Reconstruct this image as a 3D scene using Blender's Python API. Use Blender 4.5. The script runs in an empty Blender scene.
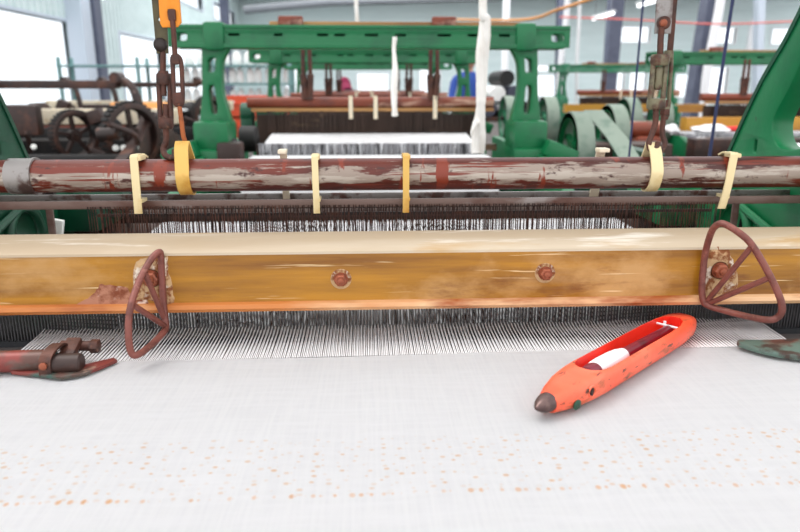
import bpy, bmesh, math, random
from mathutils import Vector, Matrix
random.seed(7)
PI = math.pi
scene = bpy.context.scene
COL = scene.collection

# ------------------------------------------------------------------ camera model
FPX, PITCH, CZ = 680.0, math.atan(181/680), 1.26
YAW = math.atan(34/680*math.cos(PITCH))
FW = Vector((math.sin(YAW)*math.cos(PITCH), math.cos(YAW)*math.cos(PITCH), -math.sin(PITCH)))
RT = Vector((math.cos(YAW), -math.sin(YAW), 0)); UP = RT.cross(FW)
def at(px, py, Y=None, Z=None, X=None):
    """survey point: photo pixel + a known depth (or height, or side plane) -> metres"""
    d = FW + RT*((px-400)/FPX) - UP*((py-266)/FPX)
    t = Y/d.y if Y is not None else ((Z-CZ)/d.z if Z is not None else X/d.x)
    return Vector((d.x*t, d.y*t, CZ+d.z*t))

# ------------------------------------------------------------------ materials
def lin(c):
    return tuple(((v/255)/12.92 if v/255 <= .04045 else ((v/255+.055)/1.055)**2.4) for v in c)+(1,)
def nodes(name):
    m = bpy.data.materials.new(name); m.use_nodes = True
    nt = m.node_tree; b = nt.nodes['Principled BSDF']
    return m, nt, b
def N(nt, t, **kw):
    n = nt.nodes.new(t)
    for k, v in kw.items():
        if k in n.inputs: n.inputs[k].default_value = v
        else: setattr(n, k, v)
    return n
def coords(nt, stretch=(1,1,1)):
    tc = N(nt, 'ShaderNodeTexCoord'); mp = N(nt, 'ShaderNodeMapping'); mp.inputs['Scale'].default_value = stretch
    nt.links.new(tc.outputs['Object'], mp.inputs['Vector']); return mp.outputs['Vector']
def noise_mask(nt, vec, scale, lo, hi, detail=5, rough=.6):
    n = N(nt, 'ShaderNodeTexNoise', Scale=scale, Detail=detail, Roughness=rough); nt.links.new(vec, n.inputs['Vector'])
    r = N(nt, 'ShaderNodeMapRange'); r.inputs['From Min'].default_value = lo; r.inputs['From Max'].default_value = hi
    nt.links.new(n.outputs['Fac'], r.inputs['Value']); return r.outputs['Result']
def mix(nt, f, a, b):
    m = N(nt, 'ShaderNodeMix', data_type='RGBA')
    if isinstance(f, float): m.inputs[0].default_value = f
    else: nt.links.new(f, m.inputs[0])
    for s, v in ((6, a), (7, b)):
        if isinstance(v, tuple): m.inputs[s].default_value = v
        else: nt.links.new(v, m.inputs[s])
    return m.outputs[2]
def math_(nt, op, a, b=None):
    m = N(nt, 'ShaderNodeMath', operation=op)
    for i, v in enumerate((a, b)):
        if v is None: continue
        if isinstance(v, (int, float)): m.inputs[i].default_value = v
        else: nt.links.new(v, m.inputs[i])
    return m.outputs[0]
def mat(name, c1, layers=(), rough=.5, metal=0., bump=0., bscale=60, bstretch=(1,1,1), spec=.5):
    """base colour plus worn layers: (colour, scale, lo, hi, stretch)"""
    m, nt, b = nodes(name)
    c = lin(c1)
    for (col, sc, lo, hi, st) in layers:
        c = mix(nt, noise_mask(nt, coords(nt, st), sc, lo, hi), c, lin(col))
    if isinstance(c, tuple): b.inputs['Base Color'].default_value = c
    else: nt.links.new(c, b.inputs['Base Color'])
    b.inputs['Roughness'].default_value = rough; b.inputs['Metallic'].default_value = metal
    b.inputs['Specular IOR Level'].default_value = spec
    if bump:
        n = N(nt, 'ShaderNodeTexNoise', Scale=bscale, Detail=4.); nt.links.new(coords(nt, bstretch), n.inputs['Vector'])
        bp = N(nt, 'ShaderNodeBump', Strength=bump, Distance=.004); nt.links.new(n.outputs['Fac'], bp.inputs['Height'])
        nt.links.new(bp.outputs['Normal'], b.inputs['Normal'])
    return m
U1 = (1,1,1)
M = {}
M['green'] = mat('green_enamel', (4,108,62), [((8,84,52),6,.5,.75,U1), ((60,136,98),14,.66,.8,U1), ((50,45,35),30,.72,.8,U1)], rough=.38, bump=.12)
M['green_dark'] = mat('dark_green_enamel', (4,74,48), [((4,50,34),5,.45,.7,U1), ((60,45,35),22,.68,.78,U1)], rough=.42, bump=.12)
M['green_pale'] = mat('dusty_green_enamel', (40,122,86), [((110,146,126),9,.45,.7,U1), ((50,90,70),16,.6,.75,U1)], rough=.6)
M['grey_rim'] = mat('worn_pulley_rim', (128,142,128), [((80,108,92),10,.5,.7,U1)], rough=.55)
M['black'] = mat('black_grease', (16,13,13), [((30,24,20),14,.5,.7,U1)], rough=.6)
M['darkmetal'] = mat('dark_oily_steel', (52,44,42), [((85,52,38),18,.5,.65,U1)], rough=.45, metal=.4)
M['brown_iron'] = mat('brown_cast_iron', (56,40,36), [((92,56,42),9,.48,.68,U1), ((45,36,36),16,.5,.7,U1), ((165,140,130),20,.66,.78,U1)], rough=.5, metal=.2, bump=.2)
M['rust_rod'] = mat('rusty_wrought_iron', (92,54,42), [((60,42,38),30,.42,.62,U1), ((140,96,74),50,.6,.74,U1)], rough=.55, metal=.3, bump=.35, bscale=140)
M['rust_wire'] = mat('red_brown_rusted_wire', (128,72,62), [((98,52,44),30,.45,.62,U1), ((160,108,92),55,.6,.72,U1)], rough=.5, metal=.15, bump=.3, bscale=160)
M['rust_bright'] = mat('orange_rust', (168,92,48), [((110,60,40),30,.45,.62,U1), ((200,160,120),40,.6,.7,U1)], rough=.7, bump=.4, bscale=120)
M['olive'] = mat('olive_steel_strap', (86,78,52), [((60,52,40),24,.45,.65,U1), ((120,105,75),40,.62,.74,U1)], rough=.5, metal=.25)
M['turn_grey'] = mat('grey_green_turnbuckle', (118,112,88), [((92,58,44),28,.48,.58,U1), ((70,60,52),40,.5,.65,U1)], rough=.55, metal=.2, bump=.3, bscale=120)
M['orange_plate'] = mat('orange_leather', (236,142,26), [((222,120,20),12,.5,.7,U1), ((250,190,110),30,.66,.76,U1)], rough=.5)
M['strap_cream'] = mat('cream_hide', (232,212,164), [((214,186,128),18,.5,.68,U1), ((190,150,90),36,.66,.74,U1)], rough=.55)
M['strap_yellow'] = mat('yellow_hide', (222,178,92), [((198,140,52),20,.48,.66,U1)], rough=.5)
M['strap_pale'] = mat('pale_hide', (236,222,196), [((214,190,150),20,.5,.7,U1)], rough=.55)
def pipe_mat():
    m, nt, b = nodes('rusted_painted_pipe')
    tc = N(nt, 'ShaderNodeTexCoord'); sp = N(nt, 'ShaderNodeSeparateXYZ'); nt.links.new(tc.outputs['Object'], sp.inputs[0])
    c = mix(nt, noise_mask(nt, coords(nt, (.3,2,2)), 9, .42, .62), lin((106,40,25)), lin((68,30,24)))
    z = math_(nt, 'SUBTRACT', 1., math_(nt, 'MULTIPLY', math_(nt, 'ABSOLUTE', math_(nt, 'SUBTRACT', sp.outputs[2], -.001)), 42.))
    def worn(st, sc, lo, hi):
        n = N(nt, 'ShaderNodeTexNoise', Scale=sc, Detail=7., Roughness=.68); nt.links.new(coords(nt, st), n.inputs['Vector'])
        r = N(nt, 'ShaderNodeMapRange'); r.inputs['From Min'].default_value = lo; r.inputs['From Max'].default_value = hi
        nt.links.new(math_(nt, 'ADD', n.outputs['Fac'], math_(nt, 'MULTIPLY', z, .22)), r.inputs['Value']); return r.outputs[0]
    c = mix(nt, worn((.42,2.2,2.2), 16, .58, .63), c, lin((150,134,122)))
    c = mix(nt, worn((.30,3.,3.), 30, .66, .74), c, lin((178,166,154)))
    c = mix(nt, noise_mask(nt, coords(nt, (.12,3,3)), 22, .56, .60, 4), c, lin((116,48,34)))     # long rust streaks
    c = mix(nt, noise_mask(nt, coords(nt, (1.6,.4,.4)), 15, .585, .61, 5), c, lin((128,50,30)))    # rust bands across
    c = mix(nt, noise_mask(nt, coords(nt, (.6,1,1)), 60, .60, .68, 4), c, lin((72,40,36)))
    nt.links.new(c, b.inputs['Base Color']); b.inputs['Roughness'].default_value = .4; b.inputs['Metallic'].default_value = .08
    n = N(nt, 'ShaderNodeTexNoise', Scale=60., Detail=4.); nt.links.new(coords(nt, (.3,1,1)), n.inputs['Vector'])
    bp = N(nt, 'ShaderNodeBump', Strength=.2, Distance=.004); nt.links.new(n.outputs['Fac'], bp.inputs['Height']); nt.links.new(bp.outputs['Normal'], b.inputs['Normal'])
    return m
M['pipe'] = pipe_mat()
M['pipe_far'] = mat('rust_painted_roller', (124,56,34), [((190,150,130),8,.55,.62,(.25,1.5,1.5)), ((100,48,36),12,.5,.65,U1)], rough=.5)
M['collar'] = mat('grey_steel_collar', (150,145,142), [((96,62,54),24,.5,.6,U1), ((70,64,62),12,.5,.7,U1)], rough=.45, metal=.3)
M['harness'] = mat('harness_bar_steel', (118,96,88), [((92,58,48),14,.5,.66,(.4,1,1)), ((150,140,136),22,.58,.7,(.3,1,1))], rough=.45, metal=.3)
M['heddle'] = mat('brown_heddle_wire', (98,62,50), [((46,34,32),40,.45,.6,U1)], rough=.5, metal=.3)
M['reed'] = mat('reed_wire_steel', (84,82,84), rough=.35, metal=.6)
M['reed_bar'] = mat('reed_baulk_dark', (40,42,46), rough=.5)
M['yarn'] = mat('white_cotton_yarn', (236,235,236), rough=.8)
M['yarn_grey'] = mat('grey_streaked_yarn', (150,150,154), [((215,215,218),60,.5,.6,(1,.15,.15)), ((70,70,74),44,.52,.62,(1,.1,.1))], rough=.8)  # mid grey with random paler and darker streaks
M['rag'] = mat('twisted_white_cotton', (240,236,230), [((222,214,204),20,.5,.7,(1,1,.3))], rough=.85, bump=.6, bscale=60, bstretch=(1,1,.3))
M['bobbin'] = mat('maroon_lacquer', (118,26,46), [((84,20,34),30,.5,.65,U1)], rough=.3)
M['race'] = mat('grey_race_board', (112,106,104), rough=.6)
M['dark_wood'] = mat('dark_worn_wood', (58,36,24), [((38,25,20),8,.45,.65,(.2,1,1)), ((120,92,68),14,.6,.7,(.2,1,1))], rough=.6)
M['tan_wood'] = mat('tan_worn_wood', (176,130,78), [((140,92,50),8,.45,.65,(.2,1,1))], rough=.55)
M['yellow_wood'] = mat('yellow_varnished_wood', (192,140,44), [((160,104,34),8,.45,.65,(.2,1,1))], rough=.45)
M['shuttle_red'] = mat('red_plastic_far', (226,50,46), rough=.4)
M['steel_tip'] = mat('dark_steel_tip', (92,72,70), [((128,104,98),26,.5,.65,U1)], rough=.32, metal=.6)
M['concrete'] = mat('oily_concrete', (70,63,59), [((44,39,37),2,.45,.65,U1), ((120,110,104),5,.55,.7,U1)], rough=.75)
M['wallpanel'] = mat('blue_grey_siding', (216,230,230), [((202,218,218),1.2,.4,.7,(.3,1,3))], rough=.55)
M['steelcol'] = mat('blue_grey_column', (88,93,112), [((72,77,96),3,.45,.65,U1)], rough=.55)
M['column_pale'] = mat('pale_grey_column', (196,206,218), rough=.55)
M['roof'] = mat('grey_roof_sheet', (190,196,200), rough=.6)
M['truss'] = mat('grey_truss_steel', (120,124,130), rough=.5)
M['whitepipe'] = mat('white_plastic_pipe', (232,232,234), rough=.4)
M['teal_rail'] = mat('teal_rail', (120,160,160), rough=.5)
M['cord_blue'] = mat('navy_cord', (40,48,84), rough=.7)
M['cable_orange'] = mat('orange_cable', (232,160,90), rough=.5)
M['cable_red'] = mat('pink_red_cable', (220,110,100), rough=.5)
M['sack'] = mat('white_yarn_package', (250,248,246), [((236,232,228),6,.5,.7,U1)], rough=.8)
M['crate'] = mat('red_orange_plastic_crate', (232,92,58), rough=.45)
M['skin'] = mat('skin', (196,142,116), rough=.55)
M['maroon_cloth'] = mat('maroon_cloth', (128,16,62), rough=.8)
M['slate_cloth'] = mat('slate_cloth', (70,72,88), rough=.8)
M['blue_cloth'] = mat('blue_cloth', (52,84,168), rough=.8)
M['hair'] = mat('black_hair', (28,22,22), rough=.6)
M['temple_paint'] = mat('chipped_red_teal_paint', (128,58,52), [((66,92,84),9,.5,.58,(.6,1,1)), ((90,60,52),24,.5,.64,U1), ((150,118,104),40,.64,.72,U1)], rough=.42, metal=.2, bump=.2)
M['temple_blade'] = mat('teal_worn_blade', (96,118,108), [((120,70,58),12,.5,.58,U1), ((70,56,50),24,.52,.62,U1)], rough=.45, metal=.25)
M['white_tag'] = mat('white_tape', (232,232,226), rough=.6)
M['washer'] = mat('worn_washer', (200,176,150), [((150,84,54),50,.48,.6,U1)], rough=.6)
M['bolt'] = mat('rusted_bolt', (146,78,52), [((190,140,110),60,.55,.66,U1), ((90,50,40),40,.5,.62,U1)], rough=.5, metal=.3)
M['lamp_body'] = mat('white_lamp_body', (235,235,235), rough=.4)

def emit(name, c, s):
    m, nt, b = nodes(name); b.inputs['Base Color'].default_value = lin(c)
    b.inputs['Emission Color'].default_value = lin(c); b.inputs['Emission Strength'].default_value = s; return m
M['tube'] = emit('fluorescent_tube', (250,252,255), 3.)
def glass():
    m, nt, b = nodes('window_glass'); nt.nodes.remove(b); out = nt.nodes['Material Output']
    t = N(nt, 'ShaderNodeBsdfTransparent'); t.inputs[0].default_value = (.95,.97,.98,1)
    g = N(nt, 'ShaderNodeBsdfGlossy'); g.inputs['Roughness'].default_value = .05
    mx = N(nt, 'ShaderNodeMixShader'); mx.inputs[0].default_value = .06
    nt.links.new(t.outputs[0], mx.inputs[1]); nt.links.new(g.outputs[0], mx.inputs[2]); nt.links.new(mx.outputs[0], out.inputs[0]); return m
M['glass'] = glass()

def wood_rail():
    m, nt, b = nodes('ochre_varnished_rail')
    v = coords(nt, (.35, 3, 5))
    c = mix(nt, noise_mask(nt, v, 7, .38, .66, 8), lin((180,124,28)), lin((128,80,18)))
    c = mix(nt, noise_mask(nt, coords(nt, (1,1,1.6)), 5, .53, .68, 6), c, lin((192,146,88)))       # rubbed patches
    c = mix(nt, noise_mask(nt, coords(nt, (.25,1,7)), 26, .64, .72, 3), c, lin((226,196,150)))       # fine scratches
    c = mix(nt, noise_mask(nt, coords(nt, (.6,1,2)), 11, .60, .72, 6), c, lin((120,70,26)))
    nt.links.new(c, b.inputs['Base Color']); b.inputs['Roughness'].default_value = .36
    n = N(nt, 'ShaderNodeTexNoise', Scale=30., Detail=5.); nt.links.new(v, n.inputs['Vector'])
    bp = N(nt, 'ShaderNodeBump', Strength=.12, Distance=.003); nt.links.new(n.outputs['Fac'], bp.inputs['Height']); nt.links.new(bp.outputs['Normal'], b.inputs['Normal'])
    return m
M['rail'] = wood_rail()
M['rail_cap'] = mat('cream_worn_wood', (168,148,122), [((184,168,146),6,.45,.65,(.2,1,1)), ((172,136,84),8,.58,.72,(.3,1,1)), ((208,198,184),24,.6,.7,(.2,1,1))], rough=.5, bump=.1)
M['rail_lip'] = mat('bare_orange_wood', (196,120,58), [((222,178,134),8,.46,.62,(.3,1,1)), ((160,84,36),14,.55,.68,(.3,1,1))], rough=.55, bump=.15)
M['peeled'] = mat('peeled_pinkish_wood', (178,122,96), [((124,62,34),24,.46,.56,U1), ((226,200,184),34,.56,.66,U1)], rough=.8, bump=.5)
M['chalk'] = mat('chalky_glue_residue', (186,152,112), [((128,74,38),40,.46,.54,U1), ((218,204,186),36,.54,.62,U1)], rough=.9, bump=.6)

def shuttle_mat():
    m, nt, b = nodes('coral_plastic')
    c = mix(nt, noise_mask(nt, coords(nt, (1,1,1)), 14, .4, .7, 3), lin((244,88,54)), lin((242,112,80)))
    c = mix(nt, noise_mask(nt, coords(nt, (1,4,4)), 16, .56, .66, 6), c, lin((170,84,48)))
    c = mix(nt, noise_mask(nt, coords(nt, (2,6,6)), 22, .62, .68, 6), c, lin((86,50,34)))
    nt.links.new(c, b.inputs['Base Color']); b.inputs['Roughness'].default_value = .38
    b.inputs['Subsurface Weight'].default_value = .08; b.inputs['Subsurface Radius'].default_value = (.01,.004,.003)
    return m
M['shuttle'] = shuttle_mat()
M['shuttle_in'] = mat('red_inner_plastic', (240,52,34), [((226,36,26),20,.45,.65,U1)], rough=.35)

def cloth_mat():
    m, nt, b = nodes('white_woven_cotton')
    tc = N(nt, 'ShaderNodeTexCoord'); sp = N(nt, 'ShaderNodeSeparateXYZ'); nt.links.new(tc.outputs['Object'], sp.inputs[0])
    x, y = sp.outputs[0], sp.outputs[1]
    base = mix(nt, noise_mask(nt, coords(nt, (1,.04,1)), 260, .35, .65, 2), lin((238,237,238)), lin((233,232,234)))
    base = mix(nt, noise_mask(nt, coords(nt, (.1,1,1)), 120, .4, .8, 3), base, lin((240,239,241)))
    def spots(scale, thr, onedim=None):
        vo = N(nt, 'ShaderNodeTexVoronoi', voronoi_dimensions='2D' if onedim is None else '1D'); vo.inputs['Scale'].default_value = scale; vo.inputs['Randomness'].default_value = 1.
        if onedim is None:
            mp = N(nt, 'ShaderNodeMapping'); mp.inputs['Scale'].default_value = (.72,1,0); nt.links.new(tc.outputs['Object'], mp.inputs['Vector'])
            nt.links.new(mp.outputs[0], vo.inputs['Vector']); d = vo.outputs['Distance']
        else:
            nt.links.new(x, vo.inputs['W'])
            dy = math_(nt, 'MULTIPLY', math_(nt, 'SUBTRACT', y, onedim), scale*.8)
            d = math_(nt, 'SQRT', math_(nt, 'ADD', math_(nt, 'POWER', vo.outputs['Distance'], 2.), math_(nt, 'POWER', math_(nt, 'ABSOLUTE', dy), 2.)))
        sc = N(nt, 'ShaderNodeSeparateColor'); nt.links.new(vo.outputs['Color'], sc.inputs[0])
        size = math_(nt, 'ADD', math_(nt, 'MULTIPLY', sc.outputs[0], thr), .05)
        r = N(nt, 'ShaderNodeMapRange'); nt.links.new(math_(nt, 'SUBTRACT', size, d), r.inputs['Value'])
        r.inputs['From Min'].default_value = -.03; r.inputs['From Max'].default_value = .09
        return r.outputs[0], sc.outputs[1]
    def band(y0, y1, soft):
        a = N(nt, 'ShaderNodeMapRange'); a.inputs['From Min'].default_value = y0-soft; a.inputs['From Max'].default_value = y0+soft; nt.links.new(y, a.inputs['Value'])
        c = N(nt, 'ShaderNodeMapRange'); c.inputs['From Min'].default_value = y1+soft; c.inputs['From Max'].default_value = y1-soft; nt.links.new(y, c.inputs['Value'])
        return math_(nt, 'MULTIPLY', a.outputs[0], c.outputs[0])
    s1, h1 = spots(100, .20)
    f1 = math_(nt, 'MULTIPLY', math_(nt, 'MULTIPLY', s1, band(-.052,.048,.006)), math_(nt, 'ADD', math_(nt, 'MULTIPLY', h1, .62), .08))
    base = mix(nt, f1, base, lin((226,178,122)))
    s2, h2 = spots(92, .26, -.0545)
    f2 = math_(nt, 'MULTIPLY', s2, math_(nt, 'ADD', math_(nt, 'MULTIPLY', h2, .5), .35))
    base = mix(nt, f2, base, lin((232,176,116)))
    nt.links.new(base, b.inputs['Base Color']); b.inputs['Roughness'].default_value = .85
    b.inputs['Specular IOR Level'].default_value = .15
    n = N(nt, 'ShaderNodeTexNoise', Scale=420., Detail=2.); nt.links.new(tc.outputs['Object'], n.inputs['Vector'])
    bp = N(nt, 'ShaderNodeBump', Strength=.12, Distance=.001); nt.links.new(n.outputs['Fac'], bp.inputs['Height']); nt.links.new(bp.outputs['Normal'], b.inputs['Normal'])
    return m
M['cloth'] = cloth_mat()

# ------------------------------------------------------------------ mesh building
def tag(o, label=None, cat=None, group=None, kind=None):
    for k, v in (('label',label), ('category',cat), ('group',group), ('kind',kind)):
        if v: o[k] = v
    return o
def empty(name, loc, label, cat, group=None):
    o = bpy.data.objects.new(name, None); COL.objects.link(o); o.location = loc; o.empty_display_size = .05
    return tag(o, label, cat, group)
def world_loc(o):
    v = Vector(o.location); p = o.parent
    while p: v += Vector(p.location); p = p.parent
    return v
def finish(name, bm, m, parent, smooth, origin=None):
    bmesh.ops.recalc_face_normals(bm, faces=bm.faces[:])
    me = bpy.data.meshes.new(name); bm.to_mesh(me); bm.free()
    return link(name, me, m, parent, smooth, origin)
def link(name, me, m, parent=None, smooth=True, origin=None):
    if origin is None:
        co = [v.co for v in me.vertices]
        origin = Vector([(min(c[i] for c in co)+max(c[i] for c in co))/2 for i in range(3)])
        origin.z = min(c.z for c in co)
    origin = Vector(origin)
    me.transform(Matrix.Translation(-origin))
    me.materials.clear()
    for x in (m if isinstance(m, (list, tuple)) else [m]): me.materials.append(M[x])
    if smooth:
        me.polygons.foreach_set('use_smooth', [True]*len(me.polygons))
        try: me.set_sharp_from_angle(angle=math.radians(38))
        except Exception: pass
    o = bpy.data.objects.new(name, me); COL.objects.link(o)
    o.location = origin - (world_loc(parent) if parent else Vector())
    if parent: o.parent = parent
    return o

class MB:
    def __init__(s): s.bm = bmesh.new()
    def quadbox(s, c, size, rot=None, bev=0.):
        t = bmesh.new(); bmesh.ops.create_cube(t, size=1.)
        bmesh.ops.scale(t, vec=size, verts=t.verts)
        if bev: bmesh.ops.bevel(t, geom=t.edges[:], offset=bev, segments=2, affect='EDGES', profile=.6)
        if rot is not None: bmesh.ops.transform(t, matrix=rot.to_4x4(), verts=t.verts)
        bmesh.ops.translate(t, vec=c, verts=t.verts); s.merge(t); return s
    def box(s, x0, x1, y0, y1, z0, z1, bev=0.):
        return s.quadbox(((x0+x1)/2,(y0+y1)/2,(z0+z1)/2), (x1-x0,y1-y0,z1-z0), None, bev)
    def merge(s, t):
        me = bpy.data.meshes.new('t'); t.to_mesh(me); t.free(); s.bm.from_mesh(me); bpy.data.meshes.remove(me)
    def tube(s, pts, r, seg=10, closed=False, flat=1.):
        pts = [Vector(p) for p in pts]; n = len(pts)
        rs = r if isinstance(r, (list, tuple)) else [r]*n
        rings = []; prev = None
        for i, p in enumerate(pts):
            a = pts[i-1] if (i or closed) else p; b = pts[(i+1) % n] if (i < n-1 or closed) else p
            d = (b-a).normalized()
            if prev is None:
                u = d.cross(Vector((0,0,1)))
                if u.length < .1: u = d.cross(Vector((0,1,0)))
            else: u = prev - d*prev.dot(d)
            u.normalize(); prev = u; w = d.cross(u)
            rings.append([s.bm.verts.new(p + (u*math.cos(k*2*PI/seg)+w*flat*math.sin(k*2*PI/seg))*rs[i]) for k in range(seg)])
        for i in range(n if closed else n-1):
            A, B = rings[i], rings[(i+1) % n]
            off = 0
            if closed and i == n-1:
                off = min(range(seg), key=lambda k: (A[0].co-B[k].co).length)
            for k in range(seg): s.bm.faces.new((A[k], A[(k+1)%seg], B[(k+1+off)%seg], B[(k+off)%seg]))
        if not closed:
            s.bm.faces.new(rings[0][::-1]); s.bm.faces.new(rings[-1])
        return s
    def lathe(s, origin, axis, prof, seg=24, cap=True):
        """prof: (distance along axis, radius)"""
        o = Vector(origin); a = Vector(axis).normalized()
        u = a.cross(Vector((0,0,1)));
        if u.length < .1: u = a.cross(Vector((0,1,0)))
        u.normalize(); w = a.cross(u); rings = []
        for (t, r) in prof:
            rings.append([s.bm.verts.new(o+a*t+(u*math.cos(k*2*PI/seg)+w*math.sin(k*2*PI/seg))*max(r,1e-5)) for k in range(seg)])
        for A, B in zip(rings, rings[1:]):
            for k in range(seg): s.bm.faces.new((A[k], A[(k+1)%seg], B[(k+1)%seg], B[k]))
        if cap: s.bm.faces.new(rings[0][::-1]); s.bm.faces.new(rings[-1])
        return s
    def cyl(s, p0, p1, r, seg=16, bev=0.):
        p0, p1 = Vector(p0), Vector(p1); L = (p1-p0).length
        pr = [(0,r),(L,r)] if not bev else [(0,r-bev),(bev,r),(L-bev,r),(L,r-bev)]
        return s.lathe(p0, p1-p0, pr, seg)
    def ribbon(s, pts, wdir, w, t):
        """band following pts, width w along wdir, thickness t"""
        pts = [Vector(p) for p in pts]; wd = Vector(wdir).normalized(); n = len(pts); R_ = []
        for i, p in enumerate(pts):
            d = (pts[min(i+1,n-1)]-pts[max(i-1,0)]).normalized(); nn = d.cross(wd).normalized()
            ww = w[i] if isinstance(w, list) else w
            R_.append([s.bm.verts.new(p+wd*a*ww/2+nn*b*t/2) for a, b in ((-1,-1),(1,-1),(1,1),(-1,1))])
        for A, B in zip(R_, R_[1:]):
            for k in range(4): s.bm.faces.new((A[k], A[(k+1)%4], B[(k+1)%4], B[k]))
        s.bm.faces.new(R_[0][::-1]); s.bm.faces.new(R_[-1]); return s
    def torus(s, c, axis, R, r, seg=32, rs=10):
        a = Vector(axis).normalized(); u = a.cross(Vector((0,0,1)))
        if u.length < .1: u = a.cross(Vector((0,1,0)))
        u.normalize(); w = a.cross(u); c = Vector(c)
        return s.tube([c+(u*math.cos(k*2*PI/seg)+w*math.sin(k*2*PI/seg))*R for k in range(seg)], r, rs, True)
    def sphere(s, c, r, sc=(1,1,1), seg=14):
        t = bmesh.new(); bmesh.ops.create_uvsphere(t, u_segments=seg, v_segments=seg//2+2, radius=r)
        bmesh.ops.scale(t, vec=sc, verts=t.verts); bmesh.ops.translate(t, vec=c, verts=t.verts); s.merge(t); return s
    def plate(s, outer, holes, u_axis, t, pos, bev=0.):
        """flat plate with holes; outer in (u,v); plane 'XZ' (thick along Y) or 'YZ' (thick along X), centred on pos"""
        cu = bpy.data.curves.new('c', 'CURVE'); cu.dimensions = '2D'; cu.fill_mode = 'BOTH'; cu.extrude = max(t/2-bev, 1e-4); cu.bevel_depth = bev; cu.bevel_resolution = 1
        for poly in [outer]+list(holes):
            sp = cu.splines.new('POLY'); sp.points.add(len(poly)-1); sp.use_cyclic_u = True
            for p, q in zip(sp.points, poly): p.co = (q[0], q[1], 0, 1)
        ob = bpy.data.objects.new('c', cu); COL.objects.link(ob)
        dg = bpy.context.evaluated_depsgraph_get(); dg.update()
        me = bpy.data.meshes.new_from_object(ob.evaluated_get(dg))
        for v in me.vertices:
            u, w, k = v.co
            v.co = (u, pos+k, w) if u_axis == 'XZ' else ((pos+k, u, w) if u_axis == 'YZ' else (u, w, pos+k))
        s.bm.from_mesh(me); bpy.data.objects.remove(ob); bpy.data.curves.remove(cu); bpy.data.meshes.remove(me)
        bmesh.ops.remove_doubles(s.bm, verts=s.bm.verts[:], dist=1e-5); return s
    def build(s, name, m, parent=None, smooth=True, origin=None):
        return finish(name, s.bm, m, parent, smooth, origin)
def rrect(cx, cy, w, h, r, n=4):
    out = []
    for sx, sy, a0 in ((1,1,0),(-1,1,90),(-1,-1,180),(1,-1,270)):
        for k in range(n+1):
            a = math.radians(a0+90*k/n); out.append((cx+sx*(w/2-r)+r*math.cos(a), cy+sy*(h/2-r)+r*math.sin(a)))
    return out
def circ(cx, cy, r, n=24): return [(cx+r*math.cos(k*2*PI/n), cy+r*math.sin(k*2*PI/n)) for k in range(n)]
def spline(pts, n=6, closed=False):
    P = [Vector(p) for p in pts]; out = []; L = len(P)
    for i in range(L if closed else L-1):
        g = lambda j: P[j % L] if closed else P[max(0, min(L-1, j))]
        p0, p1, p2, p3 = g(i-1), g(i), g(i+1), g(i+2)
        for k in range(n):
            t = k/n; out.append(.5*((2*p1)+(p2-p0)*t+(2*p0-5*p1+4*p2-p3)*t*t+(3*p1-p0-3*p2+p3)*t**3))
    if not closed: out.append(P[-1])
    return out
def copy_tree(o, parent=None):
    c = o.copy(); COL.objects.link(c)
    if parent: c.parent = parent
    for ch in list(o.children): copy_tree(ch, c)
    return c
def boolean(o, cutter_me):
    bpy.context.view_layer.update()
    cut = bpy.data.objects.new('cut', cutter_me); COL.objects.link(cut); cut.matrix_world = o.matrix_world.copy()
    md = o.modifiers.new('b', 'BOOLEAN'); md.object = cut; md.operation = 'DIFFERENCE'; md.solver = 'EXACT'
    try: md.material_mode = 'TRANSFER'
    except Exception: pass
    dg = bpy.context.evaluated_depsgraph_get(); dg.update()
    me = bpy.data.meshes.new_from_object(o.evaluated_get(dg)); o.modifiers.clear(); o.data = me
    bpy.data.objects.remove(cut)

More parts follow.
